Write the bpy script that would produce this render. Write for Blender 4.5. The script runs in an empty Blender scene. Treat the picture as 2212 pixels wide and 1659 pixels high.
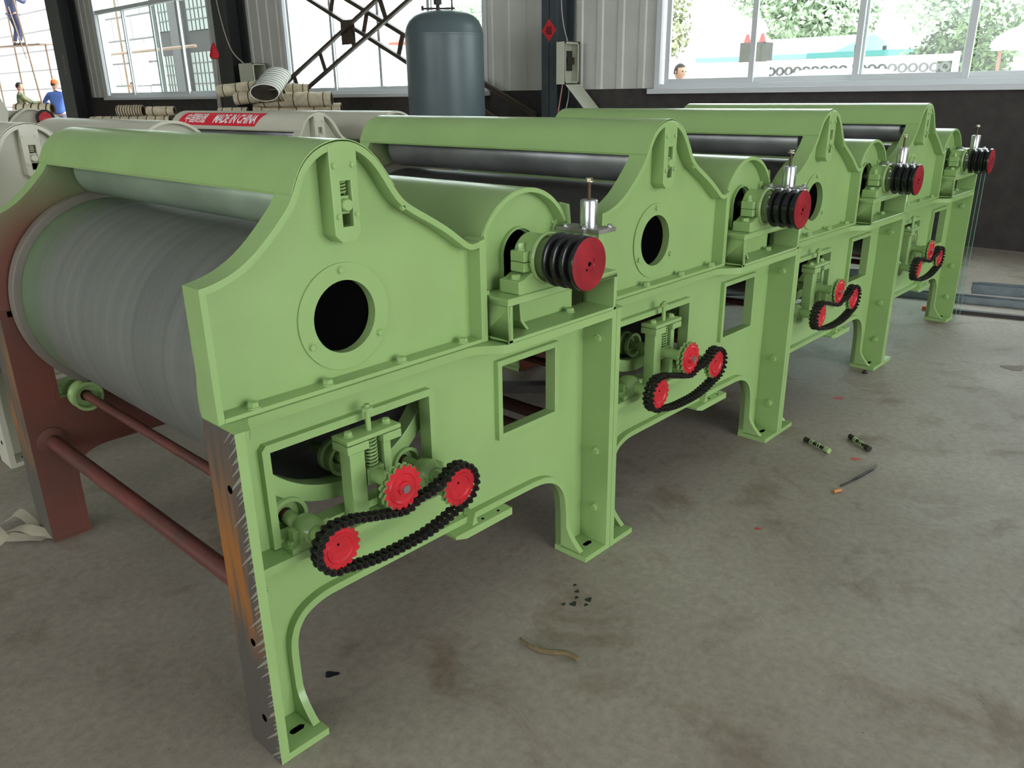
import bpy, bmesh, math, random
from mathutils import Vector, Matrix
from mathutils.geometry import tessellate_polygon
random.seed(7)
PI = math.pi
sc = bpy.context.scene
COL = sc.collection

# ------------------------------------------------------------------ camera
cam_d = bpy.data.cameras.new('camera'); cam = bpy.data.objects.new('camera', cam_d); COL.objects.link(cam)
cam_d.sensor_fit = 'HORIZONTAL'; cam_d.sensor_width = 36.0
cam_d.lens = 1726.28 / 2212 * 36.0
cam_d.clip_start = .02; cam_d.clip_end = 400
rx = Vector((0.68222916, -0.73099857, -0.0142992)); dn = Vector((-0.25997601, -0.22425931, -0.93921256)); fw = Vector((0.68335631, 0.64447564, -0.34303833))
m = Matrix((rx, -dn, -fw)).transposed().to_4x4(); m.translation = Vector((-0.63770446, -1.31248834, 1.38190588))
cam.matrix_world = m
sc.camera = cam

# ------------------------------------------------------------------ world and lights
w = bpy.data.worlds.new('daylight'); sc.world = w; w.use_nodes = True
nt = w.node_tree; bg = nt.nodes['Background']
bg.inputs['Color'].default_value = (.90, .96, 1.0, 1); bg.inputs['Strength'].default_value = 7.0
vs = sc.view_settings; vs.view_transform = 'Standard'; vs.look = 'None'; vs.gamma = 1; vs.use_curve_mapping = False
vs.exposure = 0.0

def area(name, loc, rot, sx, sy, power, col=(1, 1, 1)):
    d = bpy.data.lights.new(name, 'AREA'); d.shape = 'RECTANGLE'; d.size = sx; d.size_y = sy; d.energy = power; d.color = col
    o = bpy.data.objects.new(name, d); COL.objects.link(o); o.location = loc; o.rotation_euler = rot
    return o
# daylight entering through the hall's gate (end wall behind the camera) and the windows of the west wall
area('gate_daylight', (1.0, -9.7, 2.3), (PI/2, 0, 0), 7.0, 4.0, 110, (1, .985, .94))
area('window_daylight_south', (-8.9, -3.0, 3.0), (PI/2, 0, -PI/2), 5, 2.6, 70, (1, .99, .96))
area('window_daylight_north', (-8.9, 5.0, 3.0), (PI/2, 0, -PI/2), 5, 2.6, 70, (1, .99, .96))

# ------------------------------------------------------------------ materials
def mat(name, col, rough=.5, metal=0., bump=0., bscale=60., var=0., vscale=6., col2=None, spec=.5, coord='Object', emit=None):
    mt = bpy.data.materials.new(name); mt.use_nodes = True
    n = mt.node_tree; b = n.nodes['Principled BSDF']
    b.inputs['Base Color'].default_value = (*col, 1); b.inputs['Roughness'].default_value = rough; b.inputs['Metallic'].default_value = metal
    b.inputs['Specular IOR Level'].default_value = spec
    if var or bump or col2:
        tc = n.nodes.new('ShaderNodeTexCoord')
    if var or col2:
        nz = n.nodes.new('ShaderNodeTexNoise'); nz.inputs['Scale'].default_value = vscale; nz.inputs['Detail'].default_value = 6
        n.links.new(tc.outputs[coord], nz.inputs['Vector'])
        rp = n.nodes.new('ShaderNodeValToRGB'); c2 = col2 or tuple(c*(1-var) for c in col)
        rp.color_ramp.elements[0].position = .35; rp.color_ramp.elements[1].position = .68
        rp.color_ramp.elements[0].color = (*c2, 1); rp.color_ramp.elements[1].color = (*col, 1)
        n.links.new(nz.outputs['Fac'], rp.inputs['Fac']); n.links.new(rp.outputs['Color'], b.inputs['Base Color'])
    if bump:
        nb = n.nodes.new('ShaderNodeTexNoise'); nb.inputs['Scale'].default_value = bscale; nb.inputs['Detail'].default_value = 4
        n.links.new(tc.outputs[coord], nb.inputs['Vector'])
        bp = n.nodes.new('ShaderNodeBump'); bp.inputs['Strength'].default_value = bump; bp.inputs['Distance'].default_value = .01
        n.links.new(nb.outputs['Fac'], bp.inputs['Height']); n.links.new(bp.outputs['Normal'], b.inputs['Normal'])
    return mt
GREEN = mat('green_enamel', (.285, .430, .160), .26, bump=.06, bscale=45, var=.07, vscale=5)
CREAM = mat('cream_enamel', (.56, .54, .43), .32, bump=.06, bscale=45, var=.06, vscale=5)
PRED = mat('pulley_red_enamel', (.33, .012, .022), .35, var=.35, vscale=25, bump=.1)
RED = mat('red_enamel', (.55, .014, .024), .38, var=.25, vscale=30, bump=.1)
BLACK = mat('black_enamel', (.008, .008, .009), .22)
CHAINM = mat('oiled_chain_steel', (.012, .010, .009), .36, spec=.5)
STEEL = mat('bright_turned_steel', (.62, .63, .64), .28, metal=1., var=.15, vscale=40)
GALV = mat('galvanised_steel', (.24, .28, .30), .42, metal=.85, var=.3, vscale=9)
DARKSTEEL = mat('dark_rusty_steel', (.030, .024, .020), .6, var=.4, vscale=20)
ROLLER = mat('worn_roller_steel', (.34, .34, .345), .38, metal=.55, var=.45, vscale=4)
ROLLERG = mat('greenish_roller_steel', (.27, .35, .25), .40, metal=.25, var=.3, vscale=4)
RUSTBOLT = mat('rusty_bolt_steel', (.10, .06, .04), .6, metal=.5)
YELLOWZ = mat('zinc_bolt', (.55, .50, .36), .3, metal=1.)
DARK = mat('hole_shade_black', (.002, .002, .002), 1., spec=0.)  # near-black paints in the shade of holes and recesses; joints use it too
PRIMER = mat('red_oxide_primer', (.155, .034, .020), .62, bump=.12, bscale=80, col2=(.110, .036, .022), vscale=4)
TUBEM = mat('red_oxide_tube', (.150, .038, .030), .38, bump=.1, col2=(.09, .034, .026), vscale=6)
BARE = mat('bare_plate_steel', (.11, .10, .088), .5, metal=.35, col2=(.30, .115, .03), vscale=3.2, bump=.1)
BRASS = mat('tarnished_brass_sheet', (.22, .17, .08), .4, metal=.7, var=.3)

def primer_plate():
    mt = bpy.data.materials.new('primer_with_green_overspray'); mt.use_nodes = True; n = mt.node_tree; b = n.nodes['Principled BSDF']
    b.inputs['Roughness'].default_value = .55
    tc = n.nodes.new('ShaderNodeTexCoord'); sx = n.nodes.new('ShaderNodeSeparateXYZ'); nz = n.nodes.new('ShaderNodeTexNoise')
    nz.inputs['Scale'].default_value = 3.0; n.links.new(tc.outputs['Object'], sx.inputs[0]); n.links.new(tc.outputs['Object'], nz.inputs['Vector'])
    ad = n.nodes.new('ShaderNodeMath'); ad.operation = 'MULTIPLY_ADD'; ad.inputs[1].default_value = .35
    n.links.new(nz.outputs['Fac'], ad.inputs[0]); n.links.new(sx.outputs['Z'], ad.inputs[2])
    mr = n.nodes.new('ShaderNodeMapRange'); mr.inputs['From Min'].default_value = 1.16; mr.inputs['From Max'].default_value = 1.36
    n.links.new(ad.outputs[0], mr.inputs['Value'])
    mx = n.nodes.new('ShaderNodeMix'); mx.data_type = 'RGBA'; mx.inputs[6].default_value = (.150, .046, .026, 1); mx.inputs[7].default_value = (.19, .27, .12, 1)
    n.links.new(mr.outputs[0], mx.inputs[0]); n.links.new(mx.outputs[2], b.inputs['Base Color'])
    return mt
PRIMERG = primer_plate()

def end_rust():
    # bare machined end face: dark steel, an orange rust streak and pale paint drips running in from the edge
    mt = bpy.data.materials.new('bare_end_face_with_rust'); mt.use_nodes = True; n = mt.node_tree; b = n.nodes['Principled BSDF']
    b.inputs['Roughness'].default_value = .5; b.inputs['Metallic'].default_value = .2
    tc = n.nodes.new('ShaderNodeTexCoord'); sx = n.nodes.new('ShaderNodeSeparateXYZ'); n.links.new(tc.outputs['Object'], sx.inputs[0])
    mp = n.nodes.new('ShaderNodeMapping'); mp.inputs['Scale'].default_value = (1, 22, 2.2); n.links.new(tc.outputs['Object'], mp.inputs['Vector'])
    nz = n.nodes.new('ShaderNodeTexNoise'); nz.inputs['Scale'].default_value = 1.3; nz.inputs['Detail'].default_value = 5; n.links.new(mp.outputs[0], nz.inputs['Vector'])
    def mrange(src, a, bb, c=0., d=1.):
        r = n.nodes.new('ShaderNodeMapRange'); r.inputs['From Min'].default_value = a; r.inputs['From Max'].default_value = bb
        r.inputs['To Min'].default_value = c; r.inputs['To Max'].default_value = d; n.links.new(src, r.inputs['Value']); return r.outputs[0]
    def mul(a, bb):
        q = n.nodes.new('ShaderNodeMath'); q.operation = 'MULTIPLY'; n.links.new(a, q.inputs[0]); n.links.new(bb, q.inputs[1]); return q.outputs[0]
    zin = mul(mrange(sx.outputs['Z'], .24, .40), mrange(sx.outputs['Z'], .80, .50))
    rust = mul(mrange(nz.outputs['Fac'], .42, .56), zin)
    mx = n.nodes.new('ShaderNodeMix'); mx.data_type = 'RGBA'; mx.inputs[6].default_value = (.095, .085, .070, 1); mx.inputs[7].default_value = (.34, .13, .025, 1)
    n.links.new(rust, mx.inputs[0])
    # slanting drips, denser near the front edge (low Y)
    cb = n.nodes.new('ShaderNodeMath'); cb.operation = 'MULTIPLY_ADD'; cb.inputs[1].default_value = .9; n.links.new(sx.outputs['Y'], cb.inputs[0]); n.links.new(sx.outputs['Z'], cb.inputs[2])
    cx = n.nodes.new('ShaderNodeCombineXYZ'); n.links.new(cb.outputs[0], cx.inputs['Z'])
    n2 = n.nodes.new('ShaderNodeTexNoise'); n2.inputs['Scale'].default_value = 95; n2.inputs['Detail'].default_value = 1; n.links.new(cx.outputs[0], n2.inputs['Vector'])
    th = n.nodes.new('ShaderNodeMath'); th.operation = 'MULTIPLY_ADD'; th.inputs[1].default_value = 3.2; th.inputs[2].default_value = .50
    n.links.new(sx.outputs['Y'], th.inputs[0])
    gt = n.nodes.new('ShaderNodeMath'); gt.operation = 'GREATER_THAN'; n.links.new(n2.outputs['Fac'], gt.inputs[0]); n.links.new(th.outputs[0], gt.inputs[1])
    m2 = n.nodes.new('ShaderNodeMix'); m2.data_type = 'RGBA'; n.links.new(gt.outputs[0], m2.inputs[0]); n.links.new(mx.outputs[2], m2.inputs[6]); m2.inputs[7].default_value = (.30, .30, .23, 1)
    n.links.new(m2.outputs[2], b.inputs['Base Color'])
    return mt
ENDFACE = end_rust()

def mesh_drum(name, base, dots, green):
    # perforated sheet: regular fine holes on UV in metres, worn bands round the drum
    mt = bpy.data.materials.new(name); mt.use_nodes = True; n = mt.node_tree; b = n.nodes['Principled BSDF']
    b.inputs['Roughness'].default_value = .42; b.inputs['Metallic'].default_value = .25
    uv = n.nodes.new('ShaderNodeUVMap')
    mp = n.nodes.new('ShaderNodeMapping'); mp.inputs['Rotation'].default_value = (0, 0, PI/4); n.links.new(uv.outputs[0], mp.inputs['Vector'])
    vo = n.nodes.new('ShaderNodeTexVoronoi'); vo.voronoi_dimensions = '2D'; vo.inputs['Scale'].default_value = 235; vo.inputs['Randomness'].default_value = 0
    n.links.new(mp.outputs[0], vo.inputs['Vector'])
    mr = n.nodes.new('ShaderNodeMapRange'); mr.inputs['From Min'].default_value = .26; mr.inputs['From Max'].default_value = .42; n.links.new(vo.outputs['Distance'], mr.inputs['Value'])
    m2 = n.nodes.new('ShaderNodeMapping'); m2.inputs['Scale'].default_value = (.35, 14, 1); n.links.new(uv.outputs[0], m2.inputs['Vector'])
    nz = n.nodes.new('ShaderNodeTexNoise'); nz.inputs['Scale'].default_value = 1.6; nz.inputs['Detail'].default_value = 6; n.links.new(m2.outputs[0], nz.inputs['Vector'])
    band = n.nodes.new('ShaderNodeMix'); band.data_type = 'RGBA'
    band.inputs[6].default_value = (*[c*.42 for c in base], 1); band.inputs[7].default_value = (*[c*1.5 for c in base], 1); n.links.new(nz.outputs['Fac'], band.inputs[0])
    sx = n.nodes.new('ShaderNodeSeparateXYZ'); n.links.new(uv.outputs[0], sx.inputs[0])
    gr = n.nodes.new('ShaderNodeMapRange'); gr.inputs['From Min'].default_value = 1.08; gr.inputs['From Max'].default_value = 1.30; gr.inputs['To Max'].default_value = green
    n.links.new(sx.outputs['Y'], gr.inputs['Value'])
    gm = n.nodes.new('ShaderNodeMix'); gm.data_type = 'RGBA'; gm.inputs[7].default_value = (.17, .27, .12, 1); n.links.new(gr.outputs[0], gm.inputs[0]); n.links.new(band.outputs[2], gm.inputs[6])
    ho = n.nodes.new('ShaderNodeMix'); ho.data_type = 'RGBA'; ho.inputs[6].default_value = (*dots, 1); n.links.new(mr.outputs[0], ho.inputs[0]); n.links.new(gm.outputs[2], ho.inputs[7])
    n.links.new(ho.outputs[2], b.inputs['Base Color'])
    bp = n.nodes.new('ShaderNodeBump'); bp.inputs['Strength'].default_value = .5; bp.inputs['Distance'].default_value = .001; n.links.new(mr.outputs[0], bp.inputs['Height'])
    n.links.new(bp.outputs['Normal'], b.inputs['Normal'])
    return mt
DRUM = mesh_drum('perforated_cage_sheet', (.25, .26, .23), (.035, .035, .032), 1.0)
DRUMD = mesh_drum('dark_perforated_cage_sheet', (.085, .080, .072), (.02, .02, .018), .0)

# ------------------------------------------------------------------ mesh builder
class M:
    def __init__(s): s.b = bmesh.new(); s.uv = None
    def face(s, vs):
        try: return s.b.faces.new(vs)
        except ValueError: return None
    def box(s, x0, x1, y0, y1, z0, z1):
        v = [s.b.verts.new((x, y, z)) for x in (x0, x1) for y in (y0, y1) for z in (z0, z1)]
        for f in ((0, 1, 3, 2), (4, 6, 7, 5), (0, 4, 5, 1), (2, 3, 7, 6), (0, 2, 6, 4), (1, 5, 7, 3)): s.face([v[i] for i in f])
        return s
    def obox(s, c, ax, ay, az, sx, sy, sz):
        c = Vector(c); ax, ay, az = [Vector(q).normalized() for q in (ax, ay, az)]
        v = [s.b.verts.new(c + ax*sx*i/2 + ay*sy*j/2 + az*sz*k/2) for i in (-1, 1) for j in (-1, 1) for k in (-1, 1)]
        for f in ((0, 1, 3, 2), (4, 6, 7, 5), (0, 4, 5, 1), (2, 3, 7, 6), (0, 2, 6, 4), (1, 5, 7, 3)): s.face([v[i] for i in f])
        return s
    def bar(s, p, q, a, b2=None, up=(0, 0, 1)):
        p, q = Vector(p), Vector(q); d = (q-p); u = Vector(up)
        if abs(d.normalized().dot(u)) > .95: u = Vector((1, 0, 0))
        sd = d.cross(u).normalized(); u2 = sd.cross(d).normalized()
        return s.obox((p+q)/2, d, sd, u2, d.length, a, b2 or a)
    def extr(s, loops, y0, y1, fn=None):
        """polygon with holes in (x, z), thickness from y0 to y1 (y0 may be a function of x, z)"""
        f0 = (lambda x, z: y0) if not callable(y0) else y0
        L0 = [[s.b.verts.new((x, f0(x, z), z)) for x, z in lp] for lp in loops]
        L1 = [[s.b.verts.new((x, y1, z)) for x, z in lp] for lp in loops]
        tri = tessellate_polygon([[Vector((x, z, 0)) for x, z in lp] for lp in loops])
        fl0 = [v for l in L0 for v in l]; fl1 = [v for l in L1 for v in l]
        for t in tri: s.face([fl0[i] for i in t]); s.face([fl1[i] for i in reversed(t)])
        for a, b2 in zip(L0, L1):
            for i in range(len(a)):
                j = (i+1) % len(a); s.face([a[i], a[j], b2[j], b2[i]])
        return s
    def ribbon(s, path, t, y0, y1, closed=False, side=1):
        """wall of thickness t following path (x, z); y0 may be f(x, z)"""
        f0 = (lambda x, z: y0) if not callable(y0) else y0
        n = len(path); P = [Vector(p) for p in path]; off = []
        for i in range(n):
            a = P[i-1] if (i > 0 or closed) else None; c = P[(i+1) % n] if (i < n-1 or closed) else None
            ns = []
            if a is not None: d = (P[i]-a).normalized(); ns.append(Vector((-d.y, d.x)))
            if c is not None: d = (c-P[i]).normalized(); ns.append(Vector((-d.y, d.x)))
            nn = sum(ns, Vector((0, 0)))
            nn.normalize(); k = 1/max(.4, nn.dot(ns[0])); off.append(P[i]+nn*t*k*side)
        rows = []
        for p, o in zip(P, off):
            ya, yo = f0(p.x, p.y), f0(p.x, p.y)
            rows.append([s.b.verts.new((p.x, ya, p.y)), s.b.verts.new((p.x, y1, p.y)), s.b.verts.new((o.x, y1, o.y)), s.b.verts.new((o.x, yo, o.y))])
        for i in range(n if closed else n-1):
            r, q = rows[i], rows[(i+1) % n]
            for k in range(4): s.face([r[k], r[(k+1) % 4], q[(k+1) % 4], q[k]])
        if not closed: s.face(rows[0]); s.face(rows[-1][::-1])
        return s
    def lathe(s, prof, o=(0, 0, 0), ax=(0, 1, 0), n=32, closed=False, sx=1., cap=True):
        """profile [(r, h)] turned about axis ax through o"""
        o = Vector(o); ax = Vector(ax).normalized(); u = Vector((1, 0, 0)) if abs(ax.x) < .9 else Vector((0, 0, 1))
        u = (u-ax*u.dot(ax)).normalized(); v = ax.cross(u)
        rings = []
        for r, h in prof:
            if r < 1e-6: rings.append([s.b.verts.new(o+ax*h)])
            else: rings.append([s.b.verts.new(o+ax*h+(u*math.cos(2*PI*k/n)*sx+v*math.sin(2*PI*k/n))*r) for k in range(n)])
        prs = list(zip(rings, rings[1:])) + ([(rings[-1], rings[0])] if closed else [])
        for A, B in prs:
            for k in range(n):
                j = (k+1) % n
                if len(A) == 1 and len(B) == 1: continue
                if len(A) == 1: s.face([A[0], B[k], B[j]])
                elif len(B) == 1: s.face([A[k], B[0], A[j]])
                else: s.face([A[k], B[k], B[j], A[j]])
        if not closed and cap:
            for R_ in (rings[0], rings[-1]):
                if len(R_) > 1: s.face(R_)
        return s
    def cyl(s, p, q, r, n=24, r2=None):
        p, q = Vector(p), Vector(q); return s.lathe([(r, 0), (r2 if r2 is not None else r, (q-p).length)], p, q-p, n)
    def tube(s, pts, r, n=10, closed=False):
        P = [Vector(p) for p in pts]; rows = []; N = len(P); ref = None
        for i in range(N):
            a = P[i-1] if (i or closed) else P[i]; c = P[(i+1) % N] if (i < N-1 or closed) else P[i]
            d = (c-a).normalized()
            if ref is None: ref = Vector((0, 0, 1)) if abs(d.z) < .9 else Vector((1, 0, 0))
            u = (ref-d*ref.dot(d)).normalized(); v = d.cross(u); ref = u
            rr = r[i] if isinstance(r, (list, tuple)) else r
            rows.append([s.b.verts.new(P[i]+(u*math.cos(2*PI*k/n)+v*math.sin(2*PI*k/n))*rr) for k in range(n)])
        for i in range(N if closed else N-1):
            A, B = rows[i], rows[(i+1) % N]
            for k in range(n): s.face([A[k], B[k], B[(k+1) % n], A[(k+1) % n]])
        if not closed: s.face(rows[0]); s.face(rows[-1][::-1])
        return s
    def hexb(s, p, ax, r=.0095, h=.008, washer=True):
        ax = Vector(ax).normalized(); p = Vector(p)
        if washer: s.lathe([(r*1.25, 0), (r*1.25, h*.22)], p, ax, 16)
        s.lathe([(r, h*.15), (r, h*.85), (r*.8, h)], p, ax, 6)
        return s
    def done(s, name, material, parent=None, bevel=0., smooth=.6, pick=None, seg=2, loc=None):
        bmesh.ops.remove_doubles(s.b, verts=s.b.verts, dist=1e-5)
        bmesh.ops.recalc_face_normals(s.b, faces=s.b.faces)
        for e in s.b.edges: e.smooth = (len(e.link_faces) == 2 and e.calc_face_angle(4) < smooth)
        mats = material if isinstance(material, (list, tuple)) else [material]
        for f in s.b.faces:
            f.smooth = True
            if pick: f.material_index = pick(f)
        me = bpy.data.meshes.new(name); s.b.to_mesh(me); s.b.free()
        for mm in mats: me.materials.append(mm)
        o = bpy.data.objects.new(name, me); COL.objects.link(o)
        if parent is not None: o.parent = parent
        if loc is not None: o.location = loc
        if bevel:
            bv = o.modifiers.new('bevel', 'BEVEL'); bv.width = bevel; bv.segments = seg; bv.limit_method = 'ANGLE'; bv.angle_limit = .6; wn = o.modifiers.new('normals', 'WEIGHTED_NORMAL'); wn.keep_sharp = False; wn.weight = 100
        return o
def tag(o, label=None, cat=None, group=None, kind=None):
    if label: o['label'] = label
    if cat: o['category'] = cat
    if group: o['group'] = group
    if kind: o['kind'] = kind
    return o
def empty(name, loc=(0, 0, 0), rz=0):
    o = bpy.data.objects.new(name, None); COL.objects.link(o); o.location = loc; o.rotation_euler = (0, 0, rz); o.empty_display_size = .1
    return o
def copy_tree(o, parent=None, remap=None):
    c = o.copy(); COL.objects.link(c); c.parent = parent
    if remap and o.type == 'MESH':
        for sl in c.material_slots:
            if sl.material and sl.material.name in remap:
                nm = remap[sl.material.name]; sl.link = 'OBJECT'; sl.material = nm
    for ch in list(o.children): copy_tree(ch, c, remap)
    return c
def smooth_path(pts, k=4):
    out = []; n = len(pts)
    for i in range(n-1):
        p0, p1, p2, p3 = [Vector(pts[max(0, min(n-1, j))]) for j in (i-1, i, i+1, i+2)]
        for t in range(k):
            t /= k; out.append(tuple(.5*((2*p1)+(p2-p0)*t+(2*p0-5*p1+4*p2-p3)*t*t+(3*p1-p0-3*p2+p3)*t**3)))
    out.append(tuple(pts[-1])); return out
def circ(cx, cz, r, n=40, a0=0, a1=2*PI, end=False):
    return [(cx+r*math.cos(a0+(a1-a0)*i/(n if not end else n-1)), cz+r*math.sin(a0+(a1-a0)*i/(n if not end else n-1))) for i in range(n)]

# ------------------------------------------------------------------ the roller unit (one machine unit, 1.2 m long)
L = 1.2; YM = .75525                      # symmetry plane between the front and rear frames
ARCH = smooth_path([(.119, .02), (.119, .10), (.119, .19), (.124, .228), (.137, .256), (.160, .276), (.205, .290), (.27, .292)], 4) + [(.55, .292), (.80, .292)] + \
       smooth_path([(.93, .291), (.975, .286), (1.018, .270), (1.050, .243), (1.070, .205), (1.078, .15), (1.080, .09), (1.081, .02)], 4)
def foot_y(x, z):
    return .083 if z > .10 else .083-.055*((.10-z)/.08)**1.7
RIM = smooth_path([(.002, 1.056), (.03, 1.061), (.07, 1.074), (.111, 1.097), (.148, 1.127), (.178, 1.156), (.201, 1.181), (.215, 1.203), (.226, 1.226), (.240, 1.250), (.258, 1.269),
       (.280, 1.283), (.305, 1.292), (.335, 1.296), (.368, 1.291), (.401, 1.274), (.427, 1.249), (.447, 1.222), (.464, 1.196), (.484, 1.171), (.512, 1.150), (.569, 1.118), (.614, 1.091), (.655, 1.062), (.680, 1.045), (.700, 1.042), (.735, 1.050)], 3)
BC = (.900, .972)                          # beater axis
HR = .180
def mirror(bm):
    for v in bm.verts: v.co.y = 2*YM-v.co.y

def lower_frame(rear, parent, frontmats):
    s = M()
    LE = L-.0015
    web = [(.012, .004), (.012, .786), (L-.012, .786), (L-.012, .004), (1.081, .004)] + ARCH[::-1] + [(.119, .004)]
    h1 = [(.095, .464), (.095, .695), (.105, .706), (.555, .706), (.567, .695), (.567, .464)]
    h2 = [(.796, .484), (.796, .712), (1.047, .712), (1.047, .484)]
    s.extr([web, h1, h2], .105, .125)
    s.ribbon(ARCH, .018, foot_y, .1258)                       # arch flange, flaring to the feet
    s.box(0, .021, 0, .126, 0, .791); s.box(L-.021, LE, 0, .126, 0, .791)   # end flanges
    for a, b in ((.0205, .124), (L-.124, L-.0205)): s.box(a, b, .0003, .1255, .0003, .018)  # foot plates
    # raised rims round the two openings
    s.ribbon(h1, .018, .086, .1256, True, -1); s.ribbon(h2, .016, .090, .1256, True, -1)
    s.box(.021, .60, .038, .105, .444, .462)                # ledge carrying the bearings
    # top flange: full depth at both ends, drawn back in the middle
    def fy(x):
        def sm(a, b, t): t = max(0, min(1, (t-a)/(b-a))); return t*t*(3-2*t)
        return .056*(sm(.03, .06, x)-sm(.66, .755, x))
    xs = [.0205, .025, .03, .037, .045, .052, .06, .2, .4, .6, .64, .66, .68, .70, .72, .74, .755, .8, 1., L-.0205]
    top = [s.b.verts.new((x, fy(x), .790)) for x in xs]; bt = [s.b.verts.new((x, .125, .790)) for x in xs]
    lo = [s.b.verts.new((x, fy(x)+(.0 if x > .7 else .004), .768)) for x in xs]; bl = [s.b.verts.new((x, .125, .768)) for x in xs]
    for i in range(len(xs)-1):
        s.face([top[i], top[i+1], bt[i+1], bt[i]]); s.face([lo[i], bl[i], bl[i+1], lo[i+1]]); s.face([top[i], lo[i], lo[i+1], top[i+1]]); s.face([bt[i], bt[i+1], bl[i+1], bl[i]])
    s.face([top[0], bt[0], bl[0], lo[0]]); s.face([top[-1], lo[-1], bl[-1], bt[-1]])
    # thickened pad under the arch beam with its little gusset
    s.extr([[(.585, .283), (.625, .270), (.80, .270), (.80, .292), (.585, .292)]], .050, .10)
    s.extr([[(.655, .292), (.675, .292), (.668, .330)]], .060, .10)
    if rear: mirror(s.b)
    def pick(f):
        c = f.calc_center_median(); n = f.normal
        if abs(c.x) < .0015 and n.x < -.5: return 1
        if rear and n.y < -.5: return 2
        return 0
    return s.done('side_frame', frontmats, parent, bevel=.0022, pick=pick)

def upper_plate(rear, parent):
    s = M()
    s.extr([[(max(.006, min(.73, x)), z-.003) for x, z in RIM] + [(.73, .793), (.006, .793)], circ(.338, .930, .080, 40)], .105, .125)
    s.ribbon(RIM, .014, .062, .1259, False, -1)
    s.box(.002, .016, .0622, .1255, .7905, 1.052)
    s.box(.713, .7348, .0622, .1255, .7905, 1.046)
    s.box(.0165, .7125, .0622, .1252, .7905, .800)
    s.extr([circ(.338, .930, .118, 48), circ(.338, .930, .080, 40)], .100, .106)
    if rear:
        mirror(s.b)
    o = s.done('side_plate', [GREEN, PRIMERG], parent, bevel=.002, pick=(lambda f: 1 if f.normal.y < -.5 else 0) if rear else None)
    return o

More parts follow.
